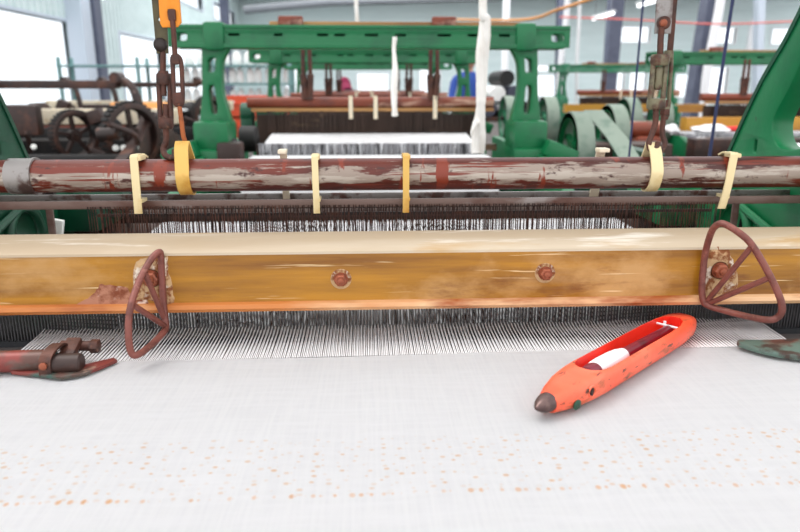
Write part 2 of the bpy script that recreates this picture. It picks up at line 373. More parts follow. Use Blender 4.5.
# ================================================================== THE FRONT LOOM
XC = .06                                          # its centre line
loom = empty('power_loom', (XC, 1.3, 0), 'foreground power loom with green curved side frames close to the camera on both edges', 'loom')
def side_frame(X, parent, mname):
    outer = [(1.95,0.0),(1.95,.90),(1.90,.99),(1.78,1.015),(1.52,1.045),(1.475,1.075)]
    outer += [tuple(p) for p in spline([(1.442,1.11),(1.395,1.19),(1.343,1.27),(1.281,1.345),(1.235,1.42),(1.21,1.53)], 4)]
    outer += [(1.10,1.53),(1.10,1.10),(1.075,1.04),(1.06,.90),(1.0,.0)]
    outer = [tuple(p)[:2] for p in outer]
    holes = [[tuple(p)[:2] for p in spline([(1.292,1.16),(1.30,1.20),(1.262,1.26),(1.215,1.34),(1.16,1.36),(1.15,1.28),(1.15,1.18),(1.20,1.145),(1.26,1.14)], 3, True)],
             rrect(1.345,1.142,.02,.034,.009), circ(1.385,.955,.062),
             [(1.12,.93),(1.25,.985),(1.28,.93),(1.28,.70),(1.10,.70)], [(1.50,.93),(1.80,.89),(1.80,.70),(1.50,.70)],
             rrect(1.47,.35,.6,.42,.08)]
    MB().plate(outer, holes, 'YZ', .045, X, .006).build('side_frame', mname, parent)
    s = 1 if X > 0 else -1
    # raised flange round the back edge of the arm
    path = [(X+s*.006, p[0]+.004, p[1]) for p in spline([(1.475,1.075),(1.442,1.11),(1.395,1.19),(1.343,1.27),(1.281,1.345),(1.235,1.42),(1.21,1.52)], 4)]
    path = [(p[0], p[1], p[2]) for p in path]
    MB().ribbon(path, (1,0,0), .062, .010).build('frame_flange', 'green_dark', parent)
    # brace strut, round boss ring and bearing
    rib = MB(); rib.tube([(X-s*.03,1.40,1.03),(X-s*.03,1.18,.975)], .008, 8); rib.torus((X-s*.026,1.385,.955), (1,0,0), .068, .011)
    rib.build('frame_rib', mname, parent)
    MB().cyl((X-s*.02,1.43,1.045), (X-s*.06,1.43,1.045), .017, 14, .003).cyl((X-s*.05,1.43,1.045), (X-s*.075,1.43,1.045), .008, 6).build('frame_bolt', 'darkmetal', parent)
    MB().quadbox((X-s*.06,1.66,.97), (.10,.22,.07), None, .012).cyl((X-s*.02,1.66,1.0),(X-s*.14,1.66,1.0),.035,20,.004).build('bearing_block', mname, parent)
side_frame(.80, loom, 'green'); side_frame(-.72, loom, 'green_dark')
MB().box(-.72,.80,1.12,1.235,1.46,1.54,.01).build('top_beam', 'green', loom)
MB().cyl((-.70,1.645,.903),(.78,1.645,.903),.033,24).cyl((-.70,1.73,.935),(.78,1.73,.935),.028,24).build('back_rest', 'dark_wood', loom)
MB().box(-.70,.78,1.50,1.56,.50,.62,.008).build('cross_rail', 'green_dark', loom)
MB().cyl((-.66,1.80,.62),(.74,1.80,.62),.11,28).build('warp_beam', 'yarn', loom)
MB().box(-.70,.80,.22,.32,.80,.893,.012).build('breast_beam', 'dark_wood', loom)
for X in (-.66,.76): MB().box(X-.03,X+.03,.25,1.08,.60,.72,.008).box(X-.03,X+.03,.22,.30,0,.80,.008).build('front_leg', 'green_dark', loom)
# small levers seen at the far left under the harness bar
MB().tube([(-.655,1.22,1.09),(-.66,1.2,1.05),(-.655,1.2,.98)], .008, 8).torus((-.655,1.2,1.062),(0,1,0),.012,.005,18,8).build('lever', 'collar', loom)
MB().quadbox((-.60,1.32,.985),(.02,.012,.05),Matrix.Rotation(.2,3,'Y'),.003).build('guard_tab', 'white_tag', loom)

# woven cloth on the breast beam
def cloth():
    bm = bmesh.new(); prof = []
    for k in range(8):
        a = PI*.5*k/7; prof.append((.262-.062*math.cos(a)*1.0, .838+.062*math.sin(a)))
    prof = [(.200,.60),(.200,.78)]+prof+[(y,.9) for y in [.30+.019*i for i in range(1,30)]]+[(.866,.9)]
    nx = 60; rows = []
    for (y, z) in prof:
        r = []
        for i in range(nx+1):
            u = i/nx; X = -.49+1.10*u; e = .018*u*(y-.2)/.66            # fell runs very slightly askew
            w = .0006*math.sin(X*37+y*9)*(1 if y < .8 else .2) + (.0009*math.sin(X*11-y*23) if y > .3 else 0)
            r.append(bm.verts.new((X, y+e*(y > .3), z+w)))
        rows.append(r)
    for A, B in zip(rows, rows[1:]):
        for a, b, c, d in zip(A, A[1:], B[1:], B): bm.faces.new((a,b,c,d))
    ext = bmesh.ops.solidify(bm, geom=bm.faces[:], thickness=-.0012)
    o = finish('woven_cloth', bm, 'cloth', None, True, (.06,.60,.90))
    tag(o, 'white cotton cloth with a band of tan specks stretched across the loom front', 'cloth'); return o
cloth()
# warp yarns: fell -> reed -> heddles -> back rest
def yarns(name, n, x0, x1, path, w, jit, label, m='yarn', slope=0.):
    mb = MB()
    for i in range(n):
        x = x0+(x1-x0)*(i+.5)/n + random.uniform(-jit,jit)
        e = slope*(i/n)
        alt = .0025 if i % 2 else -.0025
        P = [Vector((x+dx*0, y+(e if k == 0 else 0), z+(alt if 0 < k < len(path)-1 else 0))) for k, (y, z, dx) in enumerate(path)]
        bm = mb.bm; R_ = [[bm.verts.new(p+Vector((-w/2,0,0))), bm.verts.new(p+Vector((0,0,w*.6))), bm.verts.new(p+Vector((w/2,0,0)))] for p in P]
        for A, B in zip(R_, R_[1:]):
            for k in range(3): bm.faces.new((A[k], A[(k+1)%3], B[(k+1)%3], B[k]))
    o = mb.build(name, m, None, False); tag(o, label, 'warp yarn', None, 'stuff'); return o
yarns('warp_yarns', 440, -.49, .61, [(.866,.8995,0),(.97,.9005,0),(1.15,.930,0),(1.25,.934,0),(1.625,.940,0),(1.682,.86,0)], .0017, .0003, 'sheet of fine white warp yarns running from the cloth edge back through the heddles', 'yarn', .018)

# ---- sley: wooden rail, reed, race board, wire handles
sley = empty('sley', (XC, 1.0, .86), 'ochre varnished wooden beam with two bolts and a dark reed under it', 'loom beam')
def prof_x(name, prof, x0, x1, m, parent, nseg=1):
    bm = bmesh.new(); rings = []
    for i in range(nseg+1):
        x = x0+(x1-x0)*i/nseg; rings.append([bm.verts.new((x,y,z)) for y, z in prof])
    n = len(prof)
    for A, B in zip(rings, rings[1:]):
        for k in range(n): bm.faces.new((A[k], A[(k+1)%n], B[(k+1)%n], B[k]))
    bm.faces.new(rings[0][::-1]); bm.faces.new(rings[-1])
    return finish(name, bm, m, parent, True)
XA, XB = -.86, 1.02
prof_x('rail', [(.930,.9625),(.930,1.031),(1.04,1.031),(1.04,.9625)], XA, XB, 'rail', sley)
prof_x('rail_cap', [(.9285,1.0312),(.930,1.0345),(.936,1.0375),(.960,1.0405),(1.02,1.0425),(1.035,1.041),(1.042,1.036),(1.042,1.0312)], XA, XB, 'rail_cap', sley)
prof_x('rail_lip', [(.926,.949),(.922,.9545),(.924,.960),(.930,.9625),(1.02,.9625),(1.02,.944),(.945,.944)], XA, XB, 'rail_lip', sley)
prof_x('race_board', [(.925,.868),(.925,.878),(1.045,.884),(1.045,.868)], -.80, .92, 'race', sley)
reed = MB()
for i in range(330):
    x = -.70+1.52*i/329
    reed.quadbox((x,.985,.918),(.0013,.006,.062))
prof_x('reed_baulk', [(.978,.880),(.978,.8895),(.992,.8895),(.992,.880)], -.72, .84, 'reed_bar', sley)
reed.build('reed', 'reed', sley, False)
def bolt(p, parent, r=.0105):
    p = Vector(p); n = (0,-1,0)
    w = MB(); w.lathe(p, n, [(0,r*1.42),(.0012,r*1.36),(.0018,r*1.05)], 28); w.build('washer', 'chalk', parent)
    b = MB(); b.lathe(p+Vector((0,-.0012,0)), n, [(0,r*.98),(.0018,r*.95)], 24)
    b.lathe(p+Vector((0,-.004,0)), n, [(-.0012,r*.86),(.006,r*.86),(.0078,r*.70)], 6); b.lathe(p+Vector((0,-.010,0)), n, [(0,r*.42),(.004,r*.4),(.005,r*.25)], 14)
    b.build('bolt', 'bolt', parent, True)
bolt(at(341,279,Y=.930), sley); bolt(at(545,273,Y=.930), sley)
def rough_chip(ps):
    out = []; r = random.Random(5)
    for a, b in zip(ps, ps[1:]+ps[:1]):
        for k in range(4):
            q = a.lerp(b, k/4); out.append(Vector((q.x+r.uniform(-.0012,.0012), q.y, q.z+r.uniform(-.0012,.0012))))
    return out
# chipped corner at the lower left of the rail
chip = MB(); ps = [at(x,y,Y=.929) for x, y in ((66,312),(84,300),(96,292),(99,284),(112,286),(127,288),(133,296),(146,299),(150,309),(128,311))]
ps = rough_chip(ps)
bm = chip.bm; f_ = [bm.verts.new((p.x,.9292,max(p.z,.9505))) for p in ps]; g_ = [bm.verts.new((p.x,.933,max(p.z,.9505))) for p in ps]
bm.faces.new(f_); bm.faces.new(g_[::-1])
for k in range(len(ps)): bm.faces.new((f_[k], g_[k], g_[(k+1)%len(ps)], f_[(k+1)%len(ps)]))
tag(chip.build('chipped_patch', 'peeled', sley, False), 'peeled pinkish patch of bare wood')
def rough_outline(ps, amp=.0022):
    st_ = random.getstate(); random.seed(11); q = spline([Vector(p) for p in ps], 4, True)
    q = [Vector((p.x+random.uniform(-amp,amp), p.y, p.z+random.uniform(-amp,amp))) for p in q]; random.setstate(st_); return q
def handle(rim, spokes, foot, parent, label):
    h = MB(); h.tube(spline(rim, 5, True), .0046, 12, True); o = h.build('wire_handle', 'rust_wire', parent); tag(o, label)
    for a, b in spokes: MB().tube([a, b], .0040, 10).build('spoke', 'rust_wire', o)
    fm = MB(); foot = rough_outline(foot)
    c = sum((Vector(p) for p in foot), Vector())/len(foot)
    bm = fm.bm; top = []; base = []
    for k, p in enumerate(foot):
        p = Vector(p); base.append(bm.verts.new((p.x,.9302,p.z))); q = c+(p-c)*.8; top.append(bm.verts.new((q.x,.9262,q.z)))
    bm.faces.new(top)
    for k in range(len(foot)): bm.faces.new((base[k], base[(k+1)%len(foot)], top[(k+1)%len(foot)], top[k]))
    tag(fm.build('handle_pad', 'chalk', o, False), 'crusty pale pad of old glue and rust behind the handle')
    return o
L = lambda x, y, Y: at(x, y, Y=Y)
hl = handle([L(159,252,.920),L(150,261,.905),L(138,284,.875),L(130,310,.845),L(128.5,335,.835),L(131,352,.835),L(137,355,.838),L(149,347,.86),L(163,333,.895),L(166,326,.91),L(164,308,.920),L(162,280,.924),L(161,258,.923)],
            [(L(165,326,.908),L(133,305,.852)), (L(164,318,.915),L(145,273,.890))],
            [L(x,y,.93) for x, y in ((136,262),(147,258),(166,256),(169,268),(173,290),(172,306),(160,309),(150,300),(137,300),(134,285))], sley, 'rusty rounded wire handle on the left of the beam, seen side-on')
hr = handle([L(703,300,.918),L(702,285,.920),L(705,255,.920),L(711,233,.90),L(717,225,.885),L(724,224,.875),L(738,232,.86),L(752,245,.85),L(769,274,.84),L(780,298,.832),L(782,310,.83),L(778,317,.834),L(768,320,.84),L(745,316,.87),L(718,309,.905),L(707,305,.915)],
            [(L(708,300,.916),L(753,245,.85)), (L(710,303,.914),L(771,277,.839))],
            [L(x,y,.93) for x, y in ((705,262),(712,248),(727,250),(735,262),(738,285),(730,298),(712,306),(702,302),(700,285))], sley, 'rusty rounded triangular wire handle on the right of the beam')
bolt(at(719,270,Y=.928), sley, .0125); bolt(at(152,278,Y=.928), sley, .0125)

# ---- harness roller and straps
PY, PZ, PR = 1.15, 1.1145, .0270
roller = empty('harness_roller', (XC, PY, PZ), 'rust-red pipe with worn grey paint lying across the loom behind the ochre beam', 'pipe')
MB().cyl((-.93,PY,PZ),(1.08,PY,PZ),PR,36).build('pipe', 'pipe', roller, True, (XC,PY,PZ))
MB().lathe((-.585,PY,PZ),(1,0,0),[(0,PR),(0,PR+.0025),(.038,PR+.0025),(.038,PR+.004),(.042,PR+.004),(.042,PR)],36).build('collar','collar',roller)
HY, HZ = 1.15, 1.0655
def strap(x, m, label, w=.0115, dx=0., end=HZ-.012, hgt=.012, name='strap'):
    t = .003; f = PY-PR-.0018
    P = [(PY+.022,PZ+PR+.001),(PY+.004,PZ+PR+hgt*.55),(f+.004,PZ+PR+hgt*.62),(f,PZ+PR+hgt*.45),(f,PZ+.012),(f,PZ-.012),(f+.0005,PZ-.028),(f+.001,PZ-.039),(f+.0015,HZ-.002),(f+.002,end)]
    P3 = [(x+dx*(i/(len(P)-1)), y, z) for i, (y, z) in enumerate(P)]
    root = MB().ribbon(P3, (1,0,0), w, t).quadbox((x+w*.12,PY-.012,PZ+PR+hgt*.30),(w*1.2,.030,hgt*.62),None,.002).quadbox((x+dx*.8+w*.25,(f+PY)/2-.001,HZ+.0105),(w*.8,PY-f-.002,.006),None,.001).build(name, m)
    tag(root, label, 'strap', 'hide straps on the harness pipe'); return root
X_ = lambda px, py: at(px, py, Y=PY-PR).x
strap(X_(137,180), 'strap_cream', 'cream hide strap on the pipe between the left hanging rods and the grey collar', .0125, -.003, HZ-.010, .014)
strap(X_(315,172), 'strap_cream', 'narrow cream hide strap on the pipe above and left of the left beam bolt', .0105, .001)
strap(X_(406,175), 'strap_yellow', 'tan yellow hide strap hanging near the middle of the pipe', .0105, 0.)
strap(X_(734,175), 'strap_cream', 'cream hide strap slanting down the pipe right of the right hanging rods', .0130, -.015, HZ-.010, .012)
# far straps to the rear heddle frame
def rear_strap(px, label, w=.011):
    x = at(px,190,Y=1.22).x
    P3 = spline([(x,1.185,PZ+PR+.012),(x,1.192,PZ+.02),(x,1.2,PZ-.02),(x,1.209,HZ-.004),(x,1.2095,HZ-.016)], 4)
    o = MB().ribbon(P3, (1,0,0), w, .003).quadbox((x,1.18,PZ+PR+.009),(w*1.2,.024,.007),None,.002).build('strap', 'strap_pale')
    tag(o, label, 'strap', 'hide straps on the harness pipe')
rear_strap(287, 'pale hide strap passing behind the pipe left of the narrow cream strap', .012)
rear_strap(592, 'pale hide strap passing behind the pipe left of the right hanging rods', .016)
def hang_strap(p, m, label, w, xoff=0.):
    x, top = p
    t = .0032; P = spline([(x+xoff,PY-.002,top),(x+xoff*.6,PY-.016,top-.012),(x,PY-PR-.001,PZ+.012),(x,PY-PR-.0025,PZ-.002),(x,PY-PR+.006,PZ-.021),(x,PY-.006,PZ-PR-.0035),(x,PY+.012,PZ-PR+.001),(x,PY+PR+.001,PZ-.004),(x,PY+PR-.003,PZ+.016),(x+xoff*.6,PY+.008,top-.012),(x+xoff,PY+.002,top)], 4)
    o = MB().ribbon(P, (1,0,0), w, t).build('hanging_strap', m); tag(o, label, 'strap', 'hide straps on the harness pipe'); return o
hang_strap((at(185,150,Y=PY).x, 1.17), 'strap_yellow', 'yellow hide loop round the pipe hanging on the left rods', .022, -.003)
hang_strap((at(652,150,Y=PY).x, 1.165), 'strap_cream', 'cream hide loop round the pipe hanging on the right rods', .020, -.001)

# ---- two heddle frames
hed = MB(); hed.tube([(0,0,0),(.0004,0,-.128)], .00085, 4); hed.torus((.0004,0,-.131),(0,1,0),.0024,.0009,8,4); hed.tube([(.0004,0,-.134),(0,0,-.265)], .00085, 4)
hed_me = hed.build('heddle', 'heddle', None, False, (0,0,0))
hed_data = hed_me.data; bpy.data.objects.remove(hed_me)
def heddle_frame(y, z, x0, x1, label, n=226, barm='harness'):
    fr = empty('heddle_frame', (XC,y,z-.15), label, 'heddle frame', 'heddle frames')
    MB().box(x0,x1,y-.003,y+.003,z-.0065,z+.0075,.0015).build('top_bar', barm, fr)
    MB().box(-.455,.605,y+.004,y+.007,z-.021,z-.016).build('heddle_rod', 'darkmetal', fr)
    MB().box(x0+.1,x1-.1,y-.003,y+.003,z-.285,z-.271,.0015).build('bottom_bar', 'harness', fr)
    for x in (x0+.10, x1-.10): MB().box(x-.006,x+.006,y-.003,y+.003,z-.285,z,.0015).build('end_bar', 'harness', fr)
    xs = [-.470+1.088*(i+.5)/n+random.uniform(-.0016,.0016) for i in range(n)]
    order = sorted(range(n), key=lambda i: abs(xs[i]-.1)); near = set(order[:100])
    rest = MB()
    for i, x in enumerate(xs):
        yy = y-.0045+random.uniform(-.001,.001); tilt = random.gauss(0,.022)
        if i in near:
            o = bpy.data.objects.new('heddle', hed_data); COL.objects.link(o); o.parent = fr
            o.location = Vector((x,yy,z-.002))-Vector(fr.location); o.rotation_euler = (0,tilt,0)
        else:
            rest.tube([(x,yy,z-.002),(x-.265*tilt,yy,z-.267)], .00085, 4)
    r = rest.build('heddles', 'heddle', fr, False); r['kind'] = 'stuff'
heddle_frame(HY, HZ, -.80, .90, 'nearer heddle frame, brown steel bar with dense wire heddles below the pipe')
heddle_frame(1.212, HZ+.001, -.66, .78, 'rear heddle frame with brown wire heddles just behind the first one', 226, 'collar')

# ---- hanging turnbuckle rods
HYr = 1.158
P = lambda px, py, dy=0.: at(px, py, Y=HYr+dy)
def nut(mb, c, r, h, d=(0,0,1)): 
    c = Vector(c); d = Vector(d).normalized(); mb.lathe(c-d*h/2, d, [(0,r*.9),(h*.15,r),(h*.85,r),(h,r*.9)], 6)
def frame_buckle(top, bot, half, rr, m, parent):
    top, bot = Vector(top), Vector(bot); d = (top-bot); u = Vector((1,0,0))
    b = MB()
    for s in (-1,1): b.tube(spline([bot+u*s*half*.5, bot+d*.1+u*s*half, bot+d*.5+u*s*half, bot+d*.9+u*s*half, top+u*s*half*.5],4), rr, 10)
    for e in (top, bot):
        q = d.normalized(); b.lathe(e-q*.009, q, [(0,half*1.25),(.003,half*1.45),(.015,half*1.45),(.018,half*1.25)], 14)
    return b.build('turnbuckle', m, parent)
# left: olive strap + turnbuckle + hook
h1 = empty('hanger_rod', P(163,155), 'olive steel strap with a dark turnbuckle, left one of the left pair of hanging rods', 'hanger', 'hanging rods of the front loom')
MB().plate([(P(152.5,0).x, 1.50),(P(152.5,0).x,P(160,53).z),(P(168,53).x,P(160,53).z),(P(167.5,0).x,1.50)], [circ(P(160,19.5).x,P(160,19.5).z,.0036,14), circ(P(160.5,3).x,P(160,3).z,.0016,10)], 'XZ', .005, HYr, .0008).build('steel_strip','olive',h1)
MB().lathe(P(161,45)+Vector((0,-.003,0)),(0,-1,0),[(0,.011),(.003,.0105),(.007,.006),(.008,.002)],20).build('rivet','darkmetal',h1)
b = MB(); b.tube([P(163,50),P(163,72),P(164,96)], .0048, 10); nut(b, P(163.3,74), .0085, .010); b.build('threaded_rod','rust_rod',h1)
frame_buckle(P(164,79), P(166,123), .0085, .0042, 'rust_rod', h1)
b = MB(); b.tube(spline([P(166,104),P(166,130),P(166,141),P(163.5,149),P(166,156,-.012),P(174,157,-.016),P(175,150,-.010)],5), .0052, 10); nut(b, P(166,118), .008, .008); b.build('lower_hook','rust_rod',h1)
# left: orange plate + long link
h2 = empty('hanger_rod', P(182,146), 'orange plate with a slim rusty link, right one of the left pair of hanging rods', 'hanger', 'hanging rods of the front loom')
MB().plate([(P(162.5,0).x,1.50),(P(163,24).x,P(172,24).z),(P(165,28).x,P(172,27.5).z),(P(179,27).x,P(172,27).z),(P(182.5,23).x,P(172,23).z),(P(180.5,0).x,1.50)], [rrect(P(172,15).x,P(172,15).z,.009,.014,.004)], 'XZ', .006, HYr-.010, .001).build('orange_plate','orange_plate',h2)
b = MB(); b.quadbox(P(172,15,-.016),(.012,.008,.018),None,.003); b.tube([P(172,16,-.016),P(173.5,30,-.016),P(175,56,-.012)], .0042, 10); b.build('top_rod','rust_rod',h2)
b = MB(); b.tube(spline([P(172.5,58,-.012),P(173,70,-.012),P(174.5,100,-.012),P(178,105,-.012),P(182.5,101,-.012),P(182,75,-.012),P(180.5,60,-.012),P(176.5,55.5,-.012)],4,True), .0036, 10, True)
b.quadbox(P(179,98,-.012),(.014,.010,.018),Matrix.Rotation(-.1,3,'Y'),.002); b.quadbox(P(176,60,-.012),(.012,.010,.014),Matrix.Rotation(-.1,3,'Y'),.002); b.build('link','rust_rod',h2)
b = MB(); b.tube(spline([P(179,102,-.012),P(181,118,-.010),P(183,134,-.008),P(185,142,-.004),P(184.5,149,.004),P(182,150,.012),P(181,145,.014)],4), .0038, 10); b.build('lower_hook','rust_bright',h2)
# right pair
h3 = empty('hanger_rod', P(652,150), 'grey-green turnbuckle under a flat grey strip, front one of the right pair of hanging rods', 'hanger', 'hanging rods of the front loom')
MB().plate([(P(655.5,0).x,1.50),(P(656,33).x,P(660,33).z),(P(671,33).x,P(660,33).z),(P(672,0).x,1.50)], [], 'XZ', .005, HYr+.004, .0008).build('steel_strip','collar',h3)
b = MB(); b.lathe(P(663,23,-.001),(0,-1,0),[(0,.0105),(.006,.0105),(.008,.008)],20); b.tube([P(662,24,-.004),P(660.5,40,-.004),P(660,60,-.004)], .0052, 10); b.build('eye_rod','rust_rod',h3)
MB().lathe(P(663,23,-.009),(0,-1,0),[(0,.006),(.004,.006),(.006,.003)],12).build('pivot_bolt','bolt',h3)
frame_buckle(P(660,60,-.004), P(656,104,-.004), .0105, .0045, 'turn_grey', h3)
b = MB(); nut(b, P(659.5,57,-.004), .013, .009); b.build('nut','turn_grey',h3); b = MB(); nut(b, P(656,107,-.004), .010, .007); b.build('nut','turn_grey',h3); b = MB(); b.lathe(P(657.5,90,-.004), P(659.4,64,-.004)-P(657.5,90,-.004), [(0,.004),(.006,.0068),(.022,.006),(.034,.0068),(.038,.004)], 12); b.build('screw','turn_grey',h3)
b = MB(); b.tube(spline([P(656,106,-.004),P(655.5,122,-.004),P(652,134,-.006),P(649,142,-.010),P(650.5,149,-.016),P(656,148,-.018),P(658,143,-.014)],5), .0050, 10); b.build('lower_hook','rust_rod',h3)
h4 = empty('hanger_rod', P(662,150,.02), 'dark rusty rod with a narrow buckle, rear one of the right pair of hanging rods', 'hanger', 'hanging rods of the front loom')
b = MB(); b.plate([(P(671,0,.02).x,1.50),(P(667,56,.02).x,P(667,56,.02).z),(P(672,56,.02).x,P(667,56,.02).z),(P(676,0,.02).x,1.50)], [], 'XZ', .004, HYr+.02, .0006); b.build('steel_strip','rust_rod',h4)
frame_buckle(P(668.5,56,.016), P(665,112,.016), .0055, .0035, 'turn_grey', h4)
b = MB(); nut(b, P(665,112,.014), .0085, .010); nut(b, P(664.5,118,.014), .007, .005); b.tube(spline([P(666,100,.014),P(663,122,.012),P(662.5,134,.008),P(665,144,.0),P(661,151,-.008),P(654,149,-.012),P(652.5,144,-.008)],5), .0046, 10); b.build('lower_hook','rust_rod',h4)

# ---- temples at the cloth edges
tp = empty('loom_temple', (-.44,.84,.90), 'chipped red and teal painted roller with clamp at the left cloth edge', 'loom temple', 'loom temples')
Zt = .9165
MB().cyl((-.72,.832,Zt),(-.405,.838,Zt),.0142,24,.002).build('roller_tube','temple_paint',tp)
b = MB(); b.ribbon(spline([(-.408,.815,.9035),(-.408,.815,.922),(-.406,.826,.9325),(-.404,.85,.934),(-.403,.862,.924)],4),(1,0,0),.015,.003); b.build('clamp_band','rust_rod',tp)
MB().cyl((-.403,.828,Zt-.001),(-.368,.830,Zt-.001),.0128,20,.002).build('end_roller','brown_iron',tp)
MB().lathe((-.4085,.8128,.919),(0,-1,.1),[(0,.0048),(.003,.0048),(.0042,.003)],12).build('clamp_screw','bolt',tp)
MB().cyl((-.412,.872,.9235),(-.362,.872,.9215),.0068,16,.001).lathe((-.372,.872,.922),(1,0,-.04),[(0,.0095),(.010,.0095),(.011,.007)],6).build('cross_bolt','rust_rod',tp)
bl = [(-.455,.826),(-.385,.806),(-.362,.816),(-.347,.838),(-.336,.858),(-.342,.864),(-.358,.852),(-.374,.84),(-.40,.836),(-.45,.84)]
MB().plate(bl, [], 'XY', .005, .9055, .001).build('foot_blade','temple_paint',tp)
MB().quadbox((-.393,.858,.925),(.020,.034,.010),Matrix.Rotation(.35,3,'X'),.003).build('bracket','rust_rod',tp)
tr = empty('loom_temple', (.60,.84,.90), 'pointed teal and rust worn blade at the right cloth edge', 'loom temple', 'loom temples')
bl = [tuple(p)[:2] for p in spline([(.80,.815),(.60,.818),(.560,.826),(.536,.844),(.524,.862),(.519,.872),(.527,.879),(.55,.876),(.62,.878),(.80,.878)],3)]
MB().plate(bl, [], 'XY', .008, .908, .002).build('foot_blade','temple_blade',tr)
MB().cyl((.66,.85,.921),(.90,.85,.921),.013,20,.002).build('roller_tube','temple_paint',tr)

# ---- shuttle with pirn
nose, tail = Vector((.1790,.6700,.0)), Vector((.4930,.9580,0)); Ls = (tail-nose).length; ax = (tail-nose).normalized(); ang = math.atan2(ax.y, ax.x)
tail_z = Vector((0,0,0))
TIP = .036; BL = .412
def sect(x, w, h, z0, n=20, pw=3.2):
    out = []
    for k in range(n):
        a = 2*PI*k/n; c, s = math.cos(a), math.sin(a)
        out.append((x, math.copysign(abs(c)**(2/pw), c)*w/2, z0+h/2+math.copysign(abs(s)**(2/pw), s)*h/2))
    return out
def loft(secs):
    bm = bmesh.new(); R_ = [[bm.verts.new(p) for p in s] for s in secs]; n = len(R_[0])
    for A, B in zip(R_, R_[1:]):
        for k in range(n): bm.faces.new((A[k], A[(k+1)%n], B[(k+1)%n], B[k]))
    bm.faces.new(R_[0][::-1]); bm.faces.new(R_[-1]); bmesh.ops.recalc_face_normals(bm, faces=bm.faces[:]); return bm
SL = .452
shut = empty('shuttle', (nose.x, nose.y, .9010), 'coral orange boat-shaped weaving shuttle lying askew on the white cloth', 'shuttle')
shut.rotation_euler = (0,0,ang); shut.scale = (.895,1.12,1.03)
W, H = .050, .034
prof = [(.030,.44,.56),(.036,.50,.62),(.050,.66,.74),(.075,.85,.88),(.105,.96,.97),(.135,1,1),(.22,1,1),(.33,1,1),(.385,.95,.98),(.42,.82,.92),(.440,.66,.82),(.450,.44,.66),(.454,.16,.34)]
secs = [sect(x, W*w, H*h, (H-H*h)*.28) for x, w, h in prof]
bm = loft(secs); me = bpy.data.meshes.new('shuttle_body'); bm.to_mesh(me); bm.free()
body = link('shuttle_body', me, ['shuttle','shuttle_in'], shut, True, (0,0,0)); body.location = (0,0,0)
cut = loft([[(x, y*1, z) for (x, y, z) in sect(x, w, .05, .0085, 20, 4)] for x, w in ((.112,.010),(.116,.022),(.126,.032),(.145,.0365),(.20,.037),(.33,.037),(.372,.034),(.392,.026),(.402,.012))])
cme = bpy.data.meshes.new('cav'); cut.to_mesh(cme); cut.free(); cme.materials.append(M['shuttle']); cme.materials.append(M['shuttle_in'])
for p in cme.polygons: p.material_index = 1
boolean(body, cme)
body.data.polygons.foreach_set('use_smooth', [True]*len(body.data.polygons))
try: body.data.set_sharp_from_angle(angle=math.radians(38))
except Exception: pass
def local(mbuilder, name, m, lab=None):
    o = mbuilder.build(name, m, None, True, (0,0,0)); o.parent = shut; o.location = (0,0,0)
    if lab: o['label'] = lab
    return o
zt = H*.46
t = MB(); t.lathe((.032,0,zt),(-1,0,0),[(0,.0104),(.004,.0106),(.011,.0096),(.018,.0074),(.024,.0044),(.028,.0016)],22); local(t,'metal_tip','steel_tip','dark brown pointed metal tip')
t = MB(); t.lathe((.4535,0,H*.5),(1,0,0),[(0,.006),(.008,.005),(.014,.0015)],14); local(t,'rear_tip','steel_tip')
t = MB(); t.torus((.088,-.0226,.019),(0.16,1,0),.0062,.0014,18,8); local(t,'thread_eye','shuttle')
t = MB(); t.lathe((.088,-.0215,.019),(.16,-1,0),[(0,.0048),(.0022,.0048)],14); local(t,'eye_dark_disc','black','small black disc painted as the shaded thread hole')  # flat black disc, stands for the shade inside the thread eye
t = MB(); t.sphere((.062,-.0188,.0095),.0075,(1.2,.25,.8)); local(t,'paint_dab','green_dark','dab of dark green paint')
t = MB(); t.cyl((.378,-.016,.025),(.378,.016,.025),.0016,8).cyl((.380,.006,.022),(.380,.006,.030),.0020,8); local(t,'guide_pin','whitepipe')
# pirn inside
pir = empty('pirn', (nose.x, nose.y, .9010), 'maroon bobbin wound with white yarn inside the orange shuttle', 'bobbin'); pir.rotation_euler = (0,0,ang); pir.scale = (.895,1.05,1.03)
def plocal(mb_, name, m):
    o = mb_.build(name, m, None, True, (0,0,0)); o.parent = pir; o.location = (0,0,0)
zp = .0205
plocal(MB().lathe((.122,0,zp),(1,0,0),[(0,.0065),(.003,.0105),(.012,.0115),(.020,.0112),(.030,.0095),(.05,.0085),(.16,.0072),(.262,.0056),(.266,.003)],20),'bobbin_core','bobbin')
plocal(MB().lathe((.146,0,zp),(1,0,0),[(0,.0105),(.003,.0122),(.02,.0126),(.045,.0122),(.066,.0110),(.080,.0088)],20),'wound_yarn','yarn')
# weft thread trailing to the right edge
o = MB().tube(spline([(.535,1.022,.913),(.545,1.00,.903),(.56,.93,.9026),(.585,.82,.9026),(.592,.77,.9026)],6), .0007, 5).build('weft_thread','yarn'); tag(o,'thin white yarn end running from the shuttle over the cloth to the right','thread')

